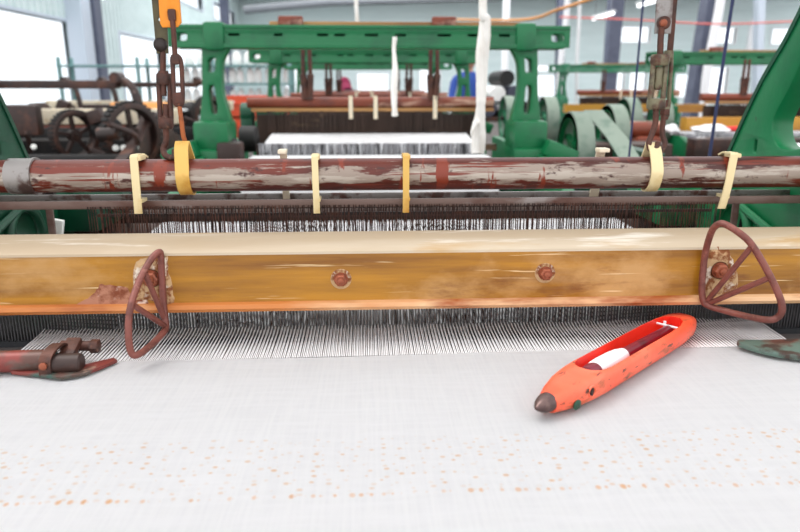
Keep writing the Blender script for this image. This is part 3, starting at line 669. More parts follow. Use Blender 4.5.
# ================================================================== LOOMS BEHIND
def wheel(c, r, w, parent, spokes=4, m='green', rimm='grey_rim', name='drive_wheel', face=1):
    c = Vector(c)
    o = MB().lathe(c-Vector((w*.5,0,0)),(1,0,0),[(0,r*.97),(0,r*.80),(w*.25,r*.78)],36,False).lathe(c-Vector((w*.35,0,0)),(1,0,0),[(0,r*.25),(w*.7,r*.25)],20).build(name, m, parent)
    MB().lathe(c-Vector((w*.5,0,0)),(1,0,0),[(0,r*.97),(w*.06,r),(w*.94,r),(w,r*.97),(w,r*.82),(0,r*.82),(0,r*.97)],40,False).build('wheel_rim', rimm, o)
    for k in range(spokes):
        a = 2*PI*k/spokes+.4; d = Vector((0,math.cos(a),math.sin(a)))
        MB().quadbox(c+d*r*.52,(w*.35,r*.14,r*.62),Matrix.Rotation(a-PI/2,3,'X'),r*.02).build('spoke', m, o)
    MB().cyl(c-Vector((w*.7,0,0)),c+Vector((w*.7,0,0)),r*.10,12).build('axle','darkmetal',o)
    return o
def harness_hanger(x, y, z0, z1, parent):
    MB().tube([(x-.012,y,z1),(x-.015,y,(z0+z1)/2)],.010,8).tube([(x-.015,y,(z0+z1)/2),(x-.01,y,z0)],.016,8).tube([(x+.018,y,z1),(x+.02,y,(z0+z1)/2)],.010,8).tube([(x+.02,y,(z0+z1)/2),(x+.012,y,z0)],.016,8).build('hanger_pair','rust_rod',parent)
def arch_loom(X, Y, label, green='green', detail=True, wheel_side=True, facing_away=True, group='green arch looms behind'):
    L_ = empty('power_loom', (X,Y,0), label, 'loom', group)
    zt, zb = 1.493, 1.412; hw = .825
    # channel beam: web with slots, flanges, end holes
    slots = [rrect(X-hw+.05, zt-.043, .058, .036, .014), rrect(X+hw-.05, zt-.043, .058, .036, .014)]
    for k, (fx, w) in enumerate(((-.56,.05),(-.38,.04),(-.20,.05),(-.13,.05),(.0,.06),(.12,.05),(.30,.06),(.42,.05),(.55,.05))): slots.append(rrect(X+fx, zt-.035, w, .014, .006))
    bmn = MB(); bmn.plate([(X-hw,zb),(X-hw,zt),(X+hw,zt),(X+hw,zb)], slots, 'XZ', .012, Y-.05, .002)
    bmn.plate([(X-hw,zb),(X-hw,zt),(X+hw,zt),(X+hw,zb)], slots[:2], 'XZ', .012, Y+.05, .002)
    bmn.box(X-hw,X+hw,Y-.062,Y+.062,zt-.010,zt+.004,.003).box(X-hw+.02,X+hw-.02,Y-.066,Y+.066,zb-.006,zb+.012,.003)
    beam = bmn.build('top_beam', green, L_)
    MB().box(X-.42,X+hw-.2,Y-.02,Y+.06,zt+.003,zt+.020,.003).build('top_plank','tan_wood',L_)
    for fx in (-.33,.30): MB().quadbox((X+fx,Y-.03,zt+.021),(.10,.05,.036),None,.008).build('wooden_block','pipe_far',L_)
    for s in (-1,1):
        inn = spline([(.584,1.425,0),(.608,1.388,0),(.626,1.344,0),(.632,1.238,0),(.618,1.172,0),(.602,1.10,0)],4)
        out_ = spline([(.694,1.425,0),(.694,1.388,0),(.697,1.344,0),(.703,1.238,0),(.712,1.172,0),(.724,1.10,0)],4)
        outer = [(X+s*p.x,p.y) for p in inn]+[(X+s*p.x,p.y) for p in out_[::-1]]
        def slotpoly(z0,z1,w):
            mid = lambda z: sum(min(q, key=lambda p: abs(p.y-z)).x for q in (inn, out_))/2
            zs = [z0+(z1-z0)*k/6 for k in range(7)]
            ww = [w*.6]+[w]*5+[w*.6]
            return [(X+s*(mid(z)+k),z) for z,k in zip(zs,ww)]+[(X+s*(mid(z)-k),z) for z,k in zip(zs[::-1],ww)]
        pm = MB(); pm.plate(outer, [slotpoly(1.305,1.375,.020), slotpoly(1.135,1.265,.019)], 'XZ', .07, Y, .006); pm.build('arch_post', green, L_)
        MB().quadbox((X+s*.64,Y,(zt+zb)/2),(.085,.14,zt-zb+.03),None,.015).build('beam_bracket', green, L_)
        b = MB(); b.box(X+s*.672-.074,X+s*.672+.074,Y-.10,Y+.11,.98,1.115,.022); b.box(X+s*.69-.095,X+s*.69+.095,Y-.13,Y+.13,.80,1.0,.02); b.box(X+s*.715-.06,X+s*.715+.06,Y-.10,Y+.10,0,.82,.02); b.build('frame_foot', green, L_)
        if detail:
            sl = MB(); sl.plate([(Y-.60,.78),(Y-.60,.86),(Y-.30,.955),(Y-.10,.97),(Y+.9,.97),(Y+.9,0),(Y+.7,0),(Y+.6,.75),(Y-.2,.78)], [], 'YZ', .05, X+s*.715, .008); sl.build('side_frame', green, L_)
            MB().quadbox((X+s*.785,Y-.15,.985),(.14,.08,.07),Matrix.Rotation(s*.38,3,'Y'),.012).build('bearing_block', green, L_)
    d = 1 if facing_away else -1
    py = Y+.42*d
    MB().cyl((X-.60,py,1.178),(X+.60,py,1.178),.026,20).build('harness_roller','pipe_far',L_)
    MB().box(X-.58,X+.60,py-.025,py-.018,1.135,1.152).build('harness_bar','tan_wood',L_)
    hb = MB()
    for i in range(180): hb.quadbox((X-.50+1.04*i/179+random.uniform(-.002,.002),py-.02+random.choice((-.006,0,.006)),1.07),(.0042,.002,.135))
    hb.box(X-.56,X+.56,py+.01,py+.03,.98,1.12); h = hb.build('heddles','dark_wood',L_,False); h['kind']='stuff'
    for fx in (-.10,.02,.31): MB().box(X+fx-.010,X+fx+.010,py-.035,py-.029,1.10,1.21,.002).build('strap','strap_pale',L_)
    for fx in (-.31,.30): harness_hanger(X+fx,py-.02,1.19,1.43,L_)
    MB().box(X-.60,X+.60,Y+.30*d-.01,Y+.30*d+.02,.955,.985).build('lease_rod','dark_wood',L_)
    sl = prof_x('sley_rail',[(py+.16*d,.96),(py+.16*d,1.05),(py+.26*d,1.05),(py+.26*d,.96)],X-(.54 if facing_away else .80),X+(.54 if facing_away else .80),'yellow_wood',L_)
    MB().box(X-.70,X+.70,Y+.45,Y+.55,.30,.75,.01).box(X-.70,X+.70,Y-.25,Y-.20,.40,.75,.01).build('cross_rail','green_dark',L_)
    return L_
B = arch_loom(.025, 3.0, 'green arch loom directly behind the front pipe, nearest of the row straight ahead')
# warp of that loom: rows of yarn over the back rest, the drop wires and down the front
Yb = 2.72
o = MB(); o.box(-.50,.53,Yb-.01,Yb+.325,.955,.960).box(-.50,.53,Yb-.016,Yb-.010,.78,.957); o.build('warp_sheet','yarn',B,False)
o = MB()
for i in range(200): o.quadbox((-.475+.98*i/199+random.uniform(-.0015,.0015),3.06+random.choice((-.004,.004)),.983),(.0034,.002,.056))
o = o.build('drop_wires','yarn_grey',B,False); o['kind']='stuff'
MB().box(-.49,.52,3.07,3.09,.945,1.006).build('drop_wire_bar','darkmetal',B)
o = MB()
for i in range(220): o.quadbox((-.46+.95*i/219,3.235,1.014),(.0032,.33,.002),Matrix.Rotation(.10,3,'X'))
o = o.build('warp_yarns','yarn',B,False); o['kind']='stuff'
MB().cyl((-.62,Yb+.02,.925),(.66,Yb+.02,.925),.026,16).build('back_rest','dark_wood',B)
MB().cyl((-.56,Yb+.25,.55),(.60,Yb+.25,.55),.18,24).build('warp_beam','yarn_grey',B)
wheel((.915,2.98,.985), .165, .075, B, 5); wheel((1.28,3.55,1.0), .165, .075, B, 4)
MB().ribbon([(.99,3.0,1.152),(1.03,2.80,1.05),(1.06,2.62,.93),(1.08,2.5,.80)],(1,0,.0),.085,.006).build('drive_belt','grey_rim',B)
b = MB(); b.box(.84,1.25,2.86,2.92,.86,.90,.006); b.box(.84,.90,2.6,3.2,.86,.96,.01); b.box(1.20,1.27,2.86,3.7,.5,.98,.01); b.build('drive_bracket','green_dark',B)
MB().cyl((.85,3.05,.75),(1.20,3.05,.75),.10,20,.01).box(.85,1.2,2.9,3.2,0,.66,.02).build('drive_motor','green_dark',B)
MB().box(.76,1.5,3.3,3.5,.80,.98,.01).build('gear_housing','dark_wood',B)
for x, r in ((-.52,.045),(-.60,.055)): MB().cyl((x-.03,3.55,1.12),(x+.03,3.55,1.12),r,16,.006).box(x-.03,x+.03,3.5,3.6,.95,1.12,.008).build('let_off_gear','green_dark',B)
MB().cyl((-.58,3.2,1.02),(-.50,3.2,1.02),.06,18,.008).cyl((-.62,3.0,.96),(-.56,3.0,.96),.08,18,.008).build('let_off_gear','black',B)
MB().box(-.62,-.52,2.86,2.96,.90,1.03,.014).build('oil_box','brown_iron',B)
C_ = arch_loom(.025, 4.97, 'second green arch loom in the row straight ahead, its beam just under the first')
wheel((1.25,4.75,1.02), .165, .085, C_, 4, 'green_pale'); wheel((.96,4.7,1.04), .15, .07, C_, 4, 'green_pale')
D_ = arch_loom(.025, 7.0, 'third and farthest green arch loom in the row straight ahead', 'green', False)
E_ = arch_loom(2.93, 5.2, 'green arch loom with yellow beam, on the right behind the right hanging rods', 'green', True, True, False, 'green arch looms behind')
wheel((1.95,5.1,.98), .19, .09, E_, 4)
wheel((2.15,5.0,1.0), .17, .07, E_, 4, 'green_pale')
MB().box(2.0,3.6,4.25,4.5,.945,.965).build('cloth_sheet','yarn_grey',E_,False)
MB().box(1.95,3.8,4.0,4.12,.82,.95,.01).build('breast_beam','brown_iron',E_)
MB().box(2.2,3.7,4.3,4.6,.3,.85,.02).build('gear_housing','black',E_)
MB().box(1.68,1.84,4.2,4.5,.62,.95,.03).cyl((1.66,4.3,.99),(1.86,4.3,.99),.05,16,.008).build('oil_box','pipe_far',E_)
F2 = arch_loom(3.03, 8.4, 'farther green arch loom on the right, beam ending left of the front right hanging rods', 'green_pale', False, True, False)
# red shuttle and white yarn waste on loom E
o = loft([sect(x,.045*w,.035*w,0,12,2.6) for x, w in ((0,.25),(.05,.7),(.12,1),(.28,1),(.36,.7),(.40,.25))])
o = finish('shuttle', o, 'shuttle_red', None, True, (.2,0,0)); o.location = at(748,122,Y=4.40); o.location.z = .966; o.rotation_euler = (0,0,2.7); tag(o,'red shuttle lying on the far loom at the right','shuttle')
def lump(name, c, r, m, label, cat, group=None, sq=.45):
    t = bmesh.new(); bmesh.ops.create_icosphere(t, subdivisions=3, radius=1.)
    for v in t.verts:
        k = 1+.16*math.sin(v.co.x*5+v.co.y*3)+.12*math.sin(v.co.z*7-v.co.y*4); v.co = Vector((v.co.x*r[0]*k, v.co.y*r[1]*k, max(-.6,v.co.z*k)*r[2]))
    bmesh.ops.translate(t, vec=c, verts=t.verts); return tag(finish(name, t, m, None, True), label, cat, group)
lump('yarn_waste', (at(712,125,Y=4.35).x,4.36,.985), (.11,.07,.03), 'yarn', 'white heap of yarn waste on the far right loom beside the red shuttle', 'yarn')
lump('yarn_waste', (at(672,123,Y=4.35).x,4.36,.985), (.045,.05,.03), 'yarn', 'small white heap of yarn on the far right loom behind the hanging rods', 'yarn')

# ---- brown looms on the left
def brown_loom(X0, X1, Y, label, k=1.):
    L_ = empty('power_loom', ((X0+X1)/2,Y,0), label, 'loom', 'brown iron looms on the left')
    for x in (X0+.06, X1-.06):
        MB().plate([(Y-.75,0),(Y-.75,.85),(Y-.3,.98),(Y-.1,1.10),(Y+.12,1.10),(Y+.3,.98),(Y+.6,.9),(Y+.6,0),(Y+.35,0),(Y+.3,.6),(Y-.4,.6),(Y-.5,0)],[rrect(Y-.1,.80,.3,.2,.06)],'YZ',.06,x,.008).build('side_frame','brown_iron',L_)
    for (xa, xb) in ((X0+.3, X0+.62), (X0+.78, X1-.25)):
        a = MB(); a.box(xa,xb,Y+.02,Y+.09,1.24,1.285,.006)
        for x in (xa, xb): a.tube(spline([(x,Y+.05,1.27),(x+.06,Y,1.28),(x+.12,Y-.04,1.22),(x+.15,Y-.06,1.10),(x+.16,Y-.06,.98)],4), [.022]*17, 10); a.cyl((x,Y+.0,1.30),(x,Y+.1,1.30),.03,12)
        a.build('rocker_arm','brown_iron',L_)
    MB().box(X0+.1,X1-.1,Y+.35,Y+.95,1.085,1.10).build('warp_sheet','yarn',L_,False)
    MB().box(X0,X1,Y+.28,Y+.36,1.03,1.12,.008).build('cross_rail','strap_pale',L_)
    MB().box(X0+.1,X1-.1,Y-.5,Y-.42,.80,.92,.01).box(X0+.1,X1-.1,Y+.1,Y+.3,.25,.95,.01).build('cross_rail','black',L_)
    MB().cyl((X0+.45,Y-.2,1.0),(X0+.95,Y-.2,1.0),.075,20,.012).cyl((X0+.40,Y-.2,1.0),(X0+.45,Y-.2,1.0),.095,20,.006).cyl((X0+.95,Y-.2,1.0),(X0+1.0,Y-.2,1.0),.095,20,.006).box(X0+.55,X0+.85,Y-.27,Y-.13,1.06,1.10,.01).build('motor','brown_iron',L_)
    MB().box(X0+.3,X0+.95,Y-.46,Y-.43,.905,.935).build('red_bar','pipe_far',L_)
    for (wx, r) in ((X1-.40,.13),(X1-.10,.17)):
        gw = wheel((wx,Y-.25,1.0), r, .06, L_, 5, 'brown_iron','brown_iron','gear_wheel')
        g = MB()
        for q in range(36):
            a = 2*PI*q/36; g.quadbox((wx,Y-.25+math.cos(a)*r*1.02,1.0+math.sin(a)*r*1.02),(.05,r*.08,r*.08),Matrix.Rotation(a,3,'X'))
        g.build('gear_teeth','black',gw); gw.rotation_euler.z = -.62
    MB().lathe((X1-.36,Y-.12,1.03),(1,.1,.1),[(0,.03),(.02,.08),(.10,.085),(.13,.05),(.16,.02)],18).build('friction_drum','black',L_)
    rr = random.Random(int(Y*10))
    for q in range(14):
        x = rr.uniform(X0+.1,X1); y = Y+rr.uniform(-.45,.1); z = rr.uniform(.86,1.10); k_ = rr.random()
        if k_ < .4: MB().tube(spline([(x,y,z-.1),(x+rr.uniform(-.03,.03),y-.03,z),(x+rr.uniform(-.12,.12),y-.06,z+.06)],4),.014,8).build('lever','brown_iron',L_)
        elif k_ < .75: MB().cyl((x-.05,y,z),(x+.06,y-.02,z+.01),rr.uniform(.025,.05),16,.006).build('shaft_bearing','brown_iron' if q % 2 else 'darkmetal',L_)
        else: MB().quadbox((x,y,z),(rr.uniform(.06,.14),.08,rr.uniform(.05,.1)),Matrix.Rotation(rr.uniform(-.4,.4),3,'Y'),.012).build('bracket','brown_iron',L_)
    return L_
L1 = brown_loom(-2.95,-1.15, 4.0, 'nearest brown cast-iron loom with gear wheels at the left')
for wx_ in (-1.295,-1.255,-1.195): MB().lathe((wx_,3.62,.945),(.1,-1,.2),[(0,.017),(.01,.016),(.016,.008)],12).build('bolt','white_tag',L1)
for wx_ in (-1.78,-1.66): MB().lathe((wx_,3.52,.96),(.1,-1,.2),[(0,.014),(.01,.013),(.014,.006)],12).build('bolt','white_tag',L1)
MB().box(-1.66,-1.30,4.62,4.70,1.10,1.15,.006).build('orange_rail','cable_orange',L1)
MB().box(-2.0,-1.72,3.72,3.8,1.0,1.16,.02).build('gear_guard','brown_iron',L1)
brown_loom(-2.95,-1.25, 6.3, 'brown cast-iron loom behind the nearest brown one at the left')
G2 = brown_loom(2.0,3.7, 2.85, 'brown iron loom low at the right behind the front green frame'); 
for c in G2.children:                                       # this one stands lower and is half stripped
    pass
G2.location.z = -.16

# ---- hanging cotton strips
def rag(p, r, label, n=60, seed=1):
    random.seed(seed); pts = spline(p, n//(len(p)-1)); mb = MB()
    for s in range(2):
        Q = []; rr = []
        for i, q in enumerate(pts):
            a = i*.11+s*PI; e = i/(len(pts)-1)
            R0 = r[0]+(r[1]-r[0])*e
            Q.append(q+Vector((math.cos(a),math.sin(a),0))*R0*.42); rr.append(R0*(.72+.05*math.sin(i*.5+s)+random.uniform(-.04,.04)))
        mb.tube(Q, rr, 10)
    o = mb.build('cotton_strip','rag'); return tag(o, label, 'cloth strip', 'twisted cotton strips')
Ys = 2.68
o = rag([Vector((at(483,-6,Y=Ys).x,Ys,2.40)),at(483,-6,Y=Ys),at(485,20,Y=Ys),at(482,60,Y=Ys),at(481,100,Y=Ys),at(479,128,Y=Ys),at(478,153,Y=Ys)], (.019,.025), 'thick twisted white cotton strip hanging right of centre down to the rear cloth')
c = MB().tube(spline([at(476,122,Y=Ys-.02),at(473,130,Y=Ys-.03),at(471,136,Y=Ys-.03)],4),[.012,.011,.010,.009,.008,.007,.006,.004,.003],8).build('loose_end','rag',o)
rag([at(395,37,Y=2.92),at(394,50,Y=2.92),at(395,70,Y=2.90),at(394,95,Y=2.88),at(395,116,Y=2.86)], (.008,.015), 'thin white cotton strip hanging from the first green beam near the centre', 50, 3)
rag([Vector((at(356,-6,Y=4.0).x,4.0,2.40)),at(356,-6,Y=4.0),at(356.5,8,Y=4.0),at(357,22,Y=4.0)], (.010,.014), 'short white cotton strip dangling at the top, above the first green beam', 20, 5)
# navy cords
for pts, lab in (([at(734,-8,Y=1.9),at(722,70,Y=1.9),at(709,160,Y=1.9)], 'dark blue cord slanting down between the right rods and the green frame'), ([at(644,-8,Y=2.1),at(637,70,Y=2.1),at(629,158,Y=2.1)], 'thin dark blue cord hanging left of the right pair of rods')):
    o = MB().tube(spline(pts,6), .0048 if 'slanting' in lab else .0036, 8).build('rope','cord_blue'); tag(o, lab, 'cord', 'hanging cords')

# ================================================================== HALL
XL, YB, XR, ZR = -5.2, 30.0, 20.0, 4.82
def st(o): o['kind'] = 'structure'; return o
st(MB().box(XL-.1,XR,-2.,YB+.1,-.1,0).build('floor','concrete',None,False))
def corr(name, segs, axis):
    pass
# back wall with window holes (x from photo, z from photo)
wins = []
def bw(px0, px1, py0, py1):
    a, b = at(px0,py1,Y=YB), at(px1,py0,Y=YB); wins.append((a.x,b.x,a.z,b.z))
for r in ((617,650,27,42),(714,736,28,43),(771,806,29,44),(530,556,66,71),(533,556,76,96),(608,624,73,96),(629,646,72,93),(675,694,75,97),(706,728,68,99),(764,782,69,98),(358,388,74,97),(286,300,68,92),(838,872,30,45),(420,440,70,95)): bw(*r)
holes = [[(x0,z0),(x0,z1),(x1,z1),(x1,z0)] for x0,x1,z0,z1 in wins]
st(MB().plate([(XL,0),(XL,ZR+.4),(XR,ZR+.4),(XR,0)], holes, 'XZ', .12, YB+.06).build('wall_back','wallpanel',None,False))
sd = MB()
for k in range(22):
    z = .25+.22*k
    xs = sorted([(x0,x1) for x0,x1,z0,z1 in wins if z0-.03 < z < z1+.03]); x = XL
    for a, b in xs+[(XR,XR)]:
        if a-.02 > x: sd.box(x,a-.02,YB-.03,YB+.001,z-.012,z+.012)
        x = b+.02
st(sd.build('trim_1','wallpanel',None,False))
nw = 0
for x0,x1,z0,z1 in wins:
    nw += 1
    f = st(MB().plate([(x0-.05,z0-.05),(x0-.05,z1+.05),(x1+.05,z1+.05),(x1+.05,z0-.05)], [[(x0,z0),(x0,z1),(x1,z1),(x1,z0)]], 'XZ', .16, YB+.05).build('window_%d'%nw,'whitepipe',None,False))
    MB().box(x0,x1,YB+.05,YB+.06,z0,z1).build('pane','glass',f,False)
# left wall
lw = []
def lwin(px0, px1, pyt, pyb):
    a, b = at(px0,pyt,X=XL), at(px1,pyt,X=XL); zt = a.z; zb = at(px0,pyb,X=XL).z; lw.append((a.y,b.y,zb,zt))
lwin(-60,66,-4.5,118); lwin(119,160,33,118); lwin(166,206,42,112); lwin(214,232,53,108); lwin(170,200,-23,-4); lwin(213,233,2,18)
lw = [(y0,y1,max(z0,.75),z1) for y0,y1,z0,z1 in lw]
holes = [[(y0,z0),(y0,z1),(y1,z1),(y1,z0)] for y0,y1,z0,z1 in lw]
st(MB().plate([(3.0,0),(3.0,ZR+.4),(YB,ZR+.4),(YB,0)], holes, 'YZ', .12, XL-.06).build('wall_left','wallpanel',None,False))
ribs = MB(); y = 3.1
while y < YB:
    zs = sorted([(z0,z1) for y0,y1,z0,z1 in lw if y0-.05 < y < y1+.05]); z = 0
    for a, b in zs+[(ZR,ZR)]:
        if a-.04 > z: ribs.box(XL-.002,XL+.022,y-.03,y+.03,z,a-.04)
        z = b+.04
    y += .22
st(ribs.build('trim_2','wallpanel',None,False))
for y0,y1,z0,z1 in lw:
    nw += 1
    f = st(MB().plate([(y0-.05,z0-.05),(y0-.05,z1+.05),(y1+.05,z1+.05),(y1+.05,z0-.05)], [[(y0,z0),(y0,z1),(y1,z1),(y1,z0)]], 'YZ', .16, XL-.05).build('window_%d'%nw,'column_pale',None,False))
    MB().box(XL-.07,XL-.06,y0,y1,z0,z1).build('pane','glass',f,False)
# roof over the rear bays, with purlins
rf = MB(); rf.box(XL,XR,27.2,YB+.1,ZR,ZR+.06)
st(rf.build('ceiling','roof',None,False))
pu = MB()
for y in (27.3,28.2,29.1): pu.box(XL,XR,y-.04,y+.04,ZR-.12,ZR)
for x in range(-4,20,3): pu.box(x-.04,x+.04,27.2,YB,ZR-.06,ZR)
st(pu.build('trim_3','truss',None,False))
st(MB().tube([at(244,10,Y=26.),at(330,2,Y=26.),at(500,-3,Y=26.)],.14,8).build('trim_4','truss'))
tb_ = MB()
for y in (12.5,13.2,16.3,17.7,19.8,21.2): tb_.box(XL,XR,y-.05,y+.05,ZR+.0,ZR+.14)
st(tb_.build('trim_5','truss',None,False))
tb_ = MB()
for y in (2.68,4.0): tb_.box(-2.6,3.4,y-.03,y+.03,2.40,2.46)
st(tb_.build('trim_6','truss',None,False))
# tapered portal columns (pixel bottoms/tops on their own depth)
def column(px_t, px_b, wpx, Y, label, m='steelcol', top=-12, bot=112):
    a, b = at(px_t,top,Y=Y), at(px_b,bot,Y=Y); w = wpx/FPX*Y; mb = MB()
    d = (a-b)/(a.z-b.z); base = b-d*b.z; tp_ = b+d*(ZR-b.z)
    bm = mb.bm; q = []
    for p, ww in ((base,w*.8),(tp_,w*1.15)):
        q.append([bm.verts.new((p.x+sx*ww/2,p.y+sy*.2,p.z)) for sx, sy in ((-1,-1),(1,-1),(1,1),(-1,1))])
    for k in range(4): bm.faces.new((q[0][k],q[0][(k+1)%4],q[1][(k+1)%4],q[1][k]))
    bm.faces.new(q[0][::-1]); bm.faces.new(q[1]); return tag(mb.build('steel_column', m, None, False), label, 'column', 'portal columns of the hall')
column(714,692,15,16.,'dark blue-grey tapered steel column right of the right hanging rods')
column(617,607,12,22.,'dark blue-grey steel column at the back wall left of the right hanging rods')
column(760,756,6,27.,'thin grey steel column at the back wall near the right edge', 'column_pale')
column(562,558,7,27.,'grey steel column at the back wall right of the first green beam')
o = MB(); o.box(XL+.02,XL+.36,13.2,13.55,0,ZR); tag(o.build('steel_column','steelcol',None,False),'blue-grey steel column against the left wall between bright windows','column','portal columns of the hall')
o = MB(); o.box(XL+.02,XL+.30,12.75,13.18,0,ZR); tag(o.build('wall_post','column_pale',None,False),'pale square post beside the blue-grey column on the left wall','column')
o = MB(); o.box(XL+.02,XL+.30,26.,26.4,0,ZR); tag(o.build('steel_column','steelcol',None,False),'far blue-grey column on the left wall near the back corner','column','portal columns of the hall')
# white downpipes
def downpipe(pts, Y, r, label):
    q = [at(x,y,Y=Y) for x, y in pts]; q.append(Vector((q[-1].x,q[-1].y,0))); o = MB().tube(spline(q,5), r, 10).build('downpipe','whitepipe'); return tag(o, label, 'pipe', 'white downpipes')
downpipe([(722,-10),(719,10),(712,45),(706,80),(703,118)], 15.6, .10, 'white pipe alongside the dark tapered column at right')
downpipe([(762,14),(756,17),(752,30),(748,60),(743,100),(740,120)], 28., .12, 'white bent pipe on the back wall near the right edge')
downpipe([(568,-8),(566,20),(561,60),(557,118)], 20., .085, 'white pipe right of the end of the first green beam')
downpipe([(580,-8),(579,20),(577,60),(576,110)], 9., .022, 'slim white pole standing by the far right looms')
downpipe([(507,-8),(506,20),(505,60),(504,110)], 24., .12, 'white pipe on the back wall behind the thick cotton strip')
# fluorescent lamps
def lamp(p0, p1, label):
    d = p1-p0; c = (p0+p1)/2; L_ = empty('fluorescent_lamp', c, label, 'lamp', 'fluorescent lamps')
    MB().box(c.x-.06,c.x+.06,p0.y,p1.y,c.z,c.z+.06,.01).build('lamp_housing','lamp_body',L_)
    MB().cyl((c.x,p0.y+.03,c.z-.03),(c.x,p1.y-.03,c.z-.03),.03,12).build('tube','tube',L_)
    MB().cyl((c.x,p0.y+.2,c.z+.06),(c.x,p0.y+.2,ZR+.1),.008,6).cyl((c.x,p1.y-.2,c.z+.06),(c.x,p1.y-.2,ZR+.1),.008,6).build('suspension_rod','truss',L_)
for (lx, ly, lz, sx, sy, e) in ((6.,24.,5.4,14.,5.,380.),(-1.,20.,5.6,6.,8.,300.),(6.5,13.,5.6,8.,8.,190.)):  # unseen area lights added to brighten the hall
    a = bpy.data.lights.new('hall_fill_light','AREA'); a.shape = 'RECTANGLE'; a.size = sx; a.size_y = sy; a.energy = e; a.color = (.96,.98,1.)
    ao = bpy.data.objects.new('hall_fill_light', a); COL.objects.link(ao); ao.location = (lx,ly,lz); ao.rotation_euler = (.35,0,0)
lamp(Vector((6.85,19.6,3.2)),Vector((6.85,21.4,3.2)),'white fluorescent lamp farther along the right aisle, above the far green beams')
lamp(Vector((6.85,16.1,3.2)),Vector((6.85,17.9,3.2)),'white fluorescent lamp just left of the right hanging rods at the top')
lamp(Vector((-4.72,12.3,2.84)),Vector((-4.72,13.4,2.80)),'white fluorescent lamp high at left beside the olive hanging strap')
# cables
o = MB().tube(spline([at(440,19,Y=12),at(520,20,Y=9),at(560,9,Y=8),at(606,-6,Y=7)],6),.018,8).build('cable','cable_orange'); tag(o,'pale orange cable sagging across the hall above the green beams','cable')
o = MB().tube(spline([at(560,17,Y=14),at(640,20,Y=14),at(720,24,Y=14),at(820,20,Y=14)],6),.016,8).build('cable','cable_red'); tag(o,'thin pinkish cable stretched across the hall at the upper right','cable')

# ---- storage racks with white yarn packages, crates
rk = empty('storage_rack', (-2.6,9.8,0), 'teal steel rack holding rows of white yarn packages at left', 'rack')
for z, in ((.62,),(.98,),(1.28,),(1.52,)): MB().box(-4.1,-1.0,9.6,10.1,z-.025,z,.004).build('shelf','teal_rail',rk)
for x in (-4.08,-3.05,-2.05,-1.03): MB().box(x-.02,x+.02,9.62,9.66,0,1.62).box(x-.02,x+.02,10.04,10.08,0,1.62).build('post','teal_rail',rk)
cone = MB(); cone.lathe((0,0,0),(0,0,1),[(0,.06),(.012,.105),(.03,.115),(.15,.098),(.19,.075),(.20,.03),(.22,.028)],16)
c0 = cone.build('yarn_cone','sack',None,True,(0,0,0)); first = True
for zi, z in enumerate((.98,1.28)):
    for i in range(12):
        x = -2.45+.123*i
        if first: o = c0; first = False
        else: o = c0.copy(); COL.objects.link(o)
        o.location = (x*1.0+.01*math.sin(i*3), 9.77+.02*math.sin(i*5+zi), z); s = .50; o.scale = (s,s,1.0 if zi else 1.1)
        tag(o, 'white yarn package in the %s row on the teal rack at left' % ('lower','upper')[zi], 'yarn cone', '%s row of yarn packages on the teal rack' % ('lower','upper')[zi])
for i in range(10):
    o = c0.copy(); COL.objects.link(o); o.location = (-2.42+.145*i, 9.8, .62); o.scale = (.55,.55,1.15)
    tag(o, 'white yarn package on the bottom shelf of the teal rack at left', 'yarn cone', 'bottom row of yarn packages on the teal rack')
for i in range(9):
    o = c0.copy(); COL.objects.link(o); o.location = (-2.40+.16*i, 9.8, 1.52); o.scale = (.60,.6,.85)
    tag(o, 'white yarn package on top of the teal rack at left', 'yarn cone', 'top row of yarn packages on the teal rack')
def crate(p, s, label):
    x, y, z = p; w, d, h = s; L_ = MB()
    L_.box(x-w/2,x+w/2,y-d/2,y+d/2,z,z+.02); 
    for (a,b,c_,d_) in ((x-w/2,x+w/2,y-d/2,y-d/2+.02),(x-w/2,x+w/2,y+d/2-.02,y+d/2),(x-w/2,x-w/2+.02,y-d/2,y+d/2),(x+w/2-.02,x+w/2,y-d/2,y+d/2)): L_.box(a,b,c_,d_,z,z+h)
    L_.box(x-w/2-.015,x+w/2+.015,y-d/2-.015,y+d/2+.015,z+h*.62,z+h*.70)
    return tag(L_.build('crate','crate',None,False), label, 'crate', 'red-orange crates')
crate((-1.42,8.5,.62),(.56,.5,.26),'red-orange plastic crate between the green arch and the small green gear, lower of two')
crate((-1.40,8.5,.885),(.56,.5,.25),'red-orange plastic crate stacked on top of another behind the left green arch')
crate((-.93,8.55,.80),(.36,.34,.32),'red-orange plastic crate right of the stacked pair behind the left green arch')
tb = MB(); tb.box(-1.78,-.70,8.1,8.9,.57,.615,.005)
for x in (-1.73,-.75):
    for y in (8.15,8.85): tb.box(x-.025,x+.025,y-.025,y+.025,0,.57)
tag(tb.build('work_table','dark_wood',None,False),'low dark wooden table under the red-orange crates','table')
cb = MB(); cb.box(-1.10,-.76,8.38,8.72,.617,.798,.01); tag(cb.build('cardboard_box','tan_wood',None,False),'tan box under the right-hand red-orange crate','box')

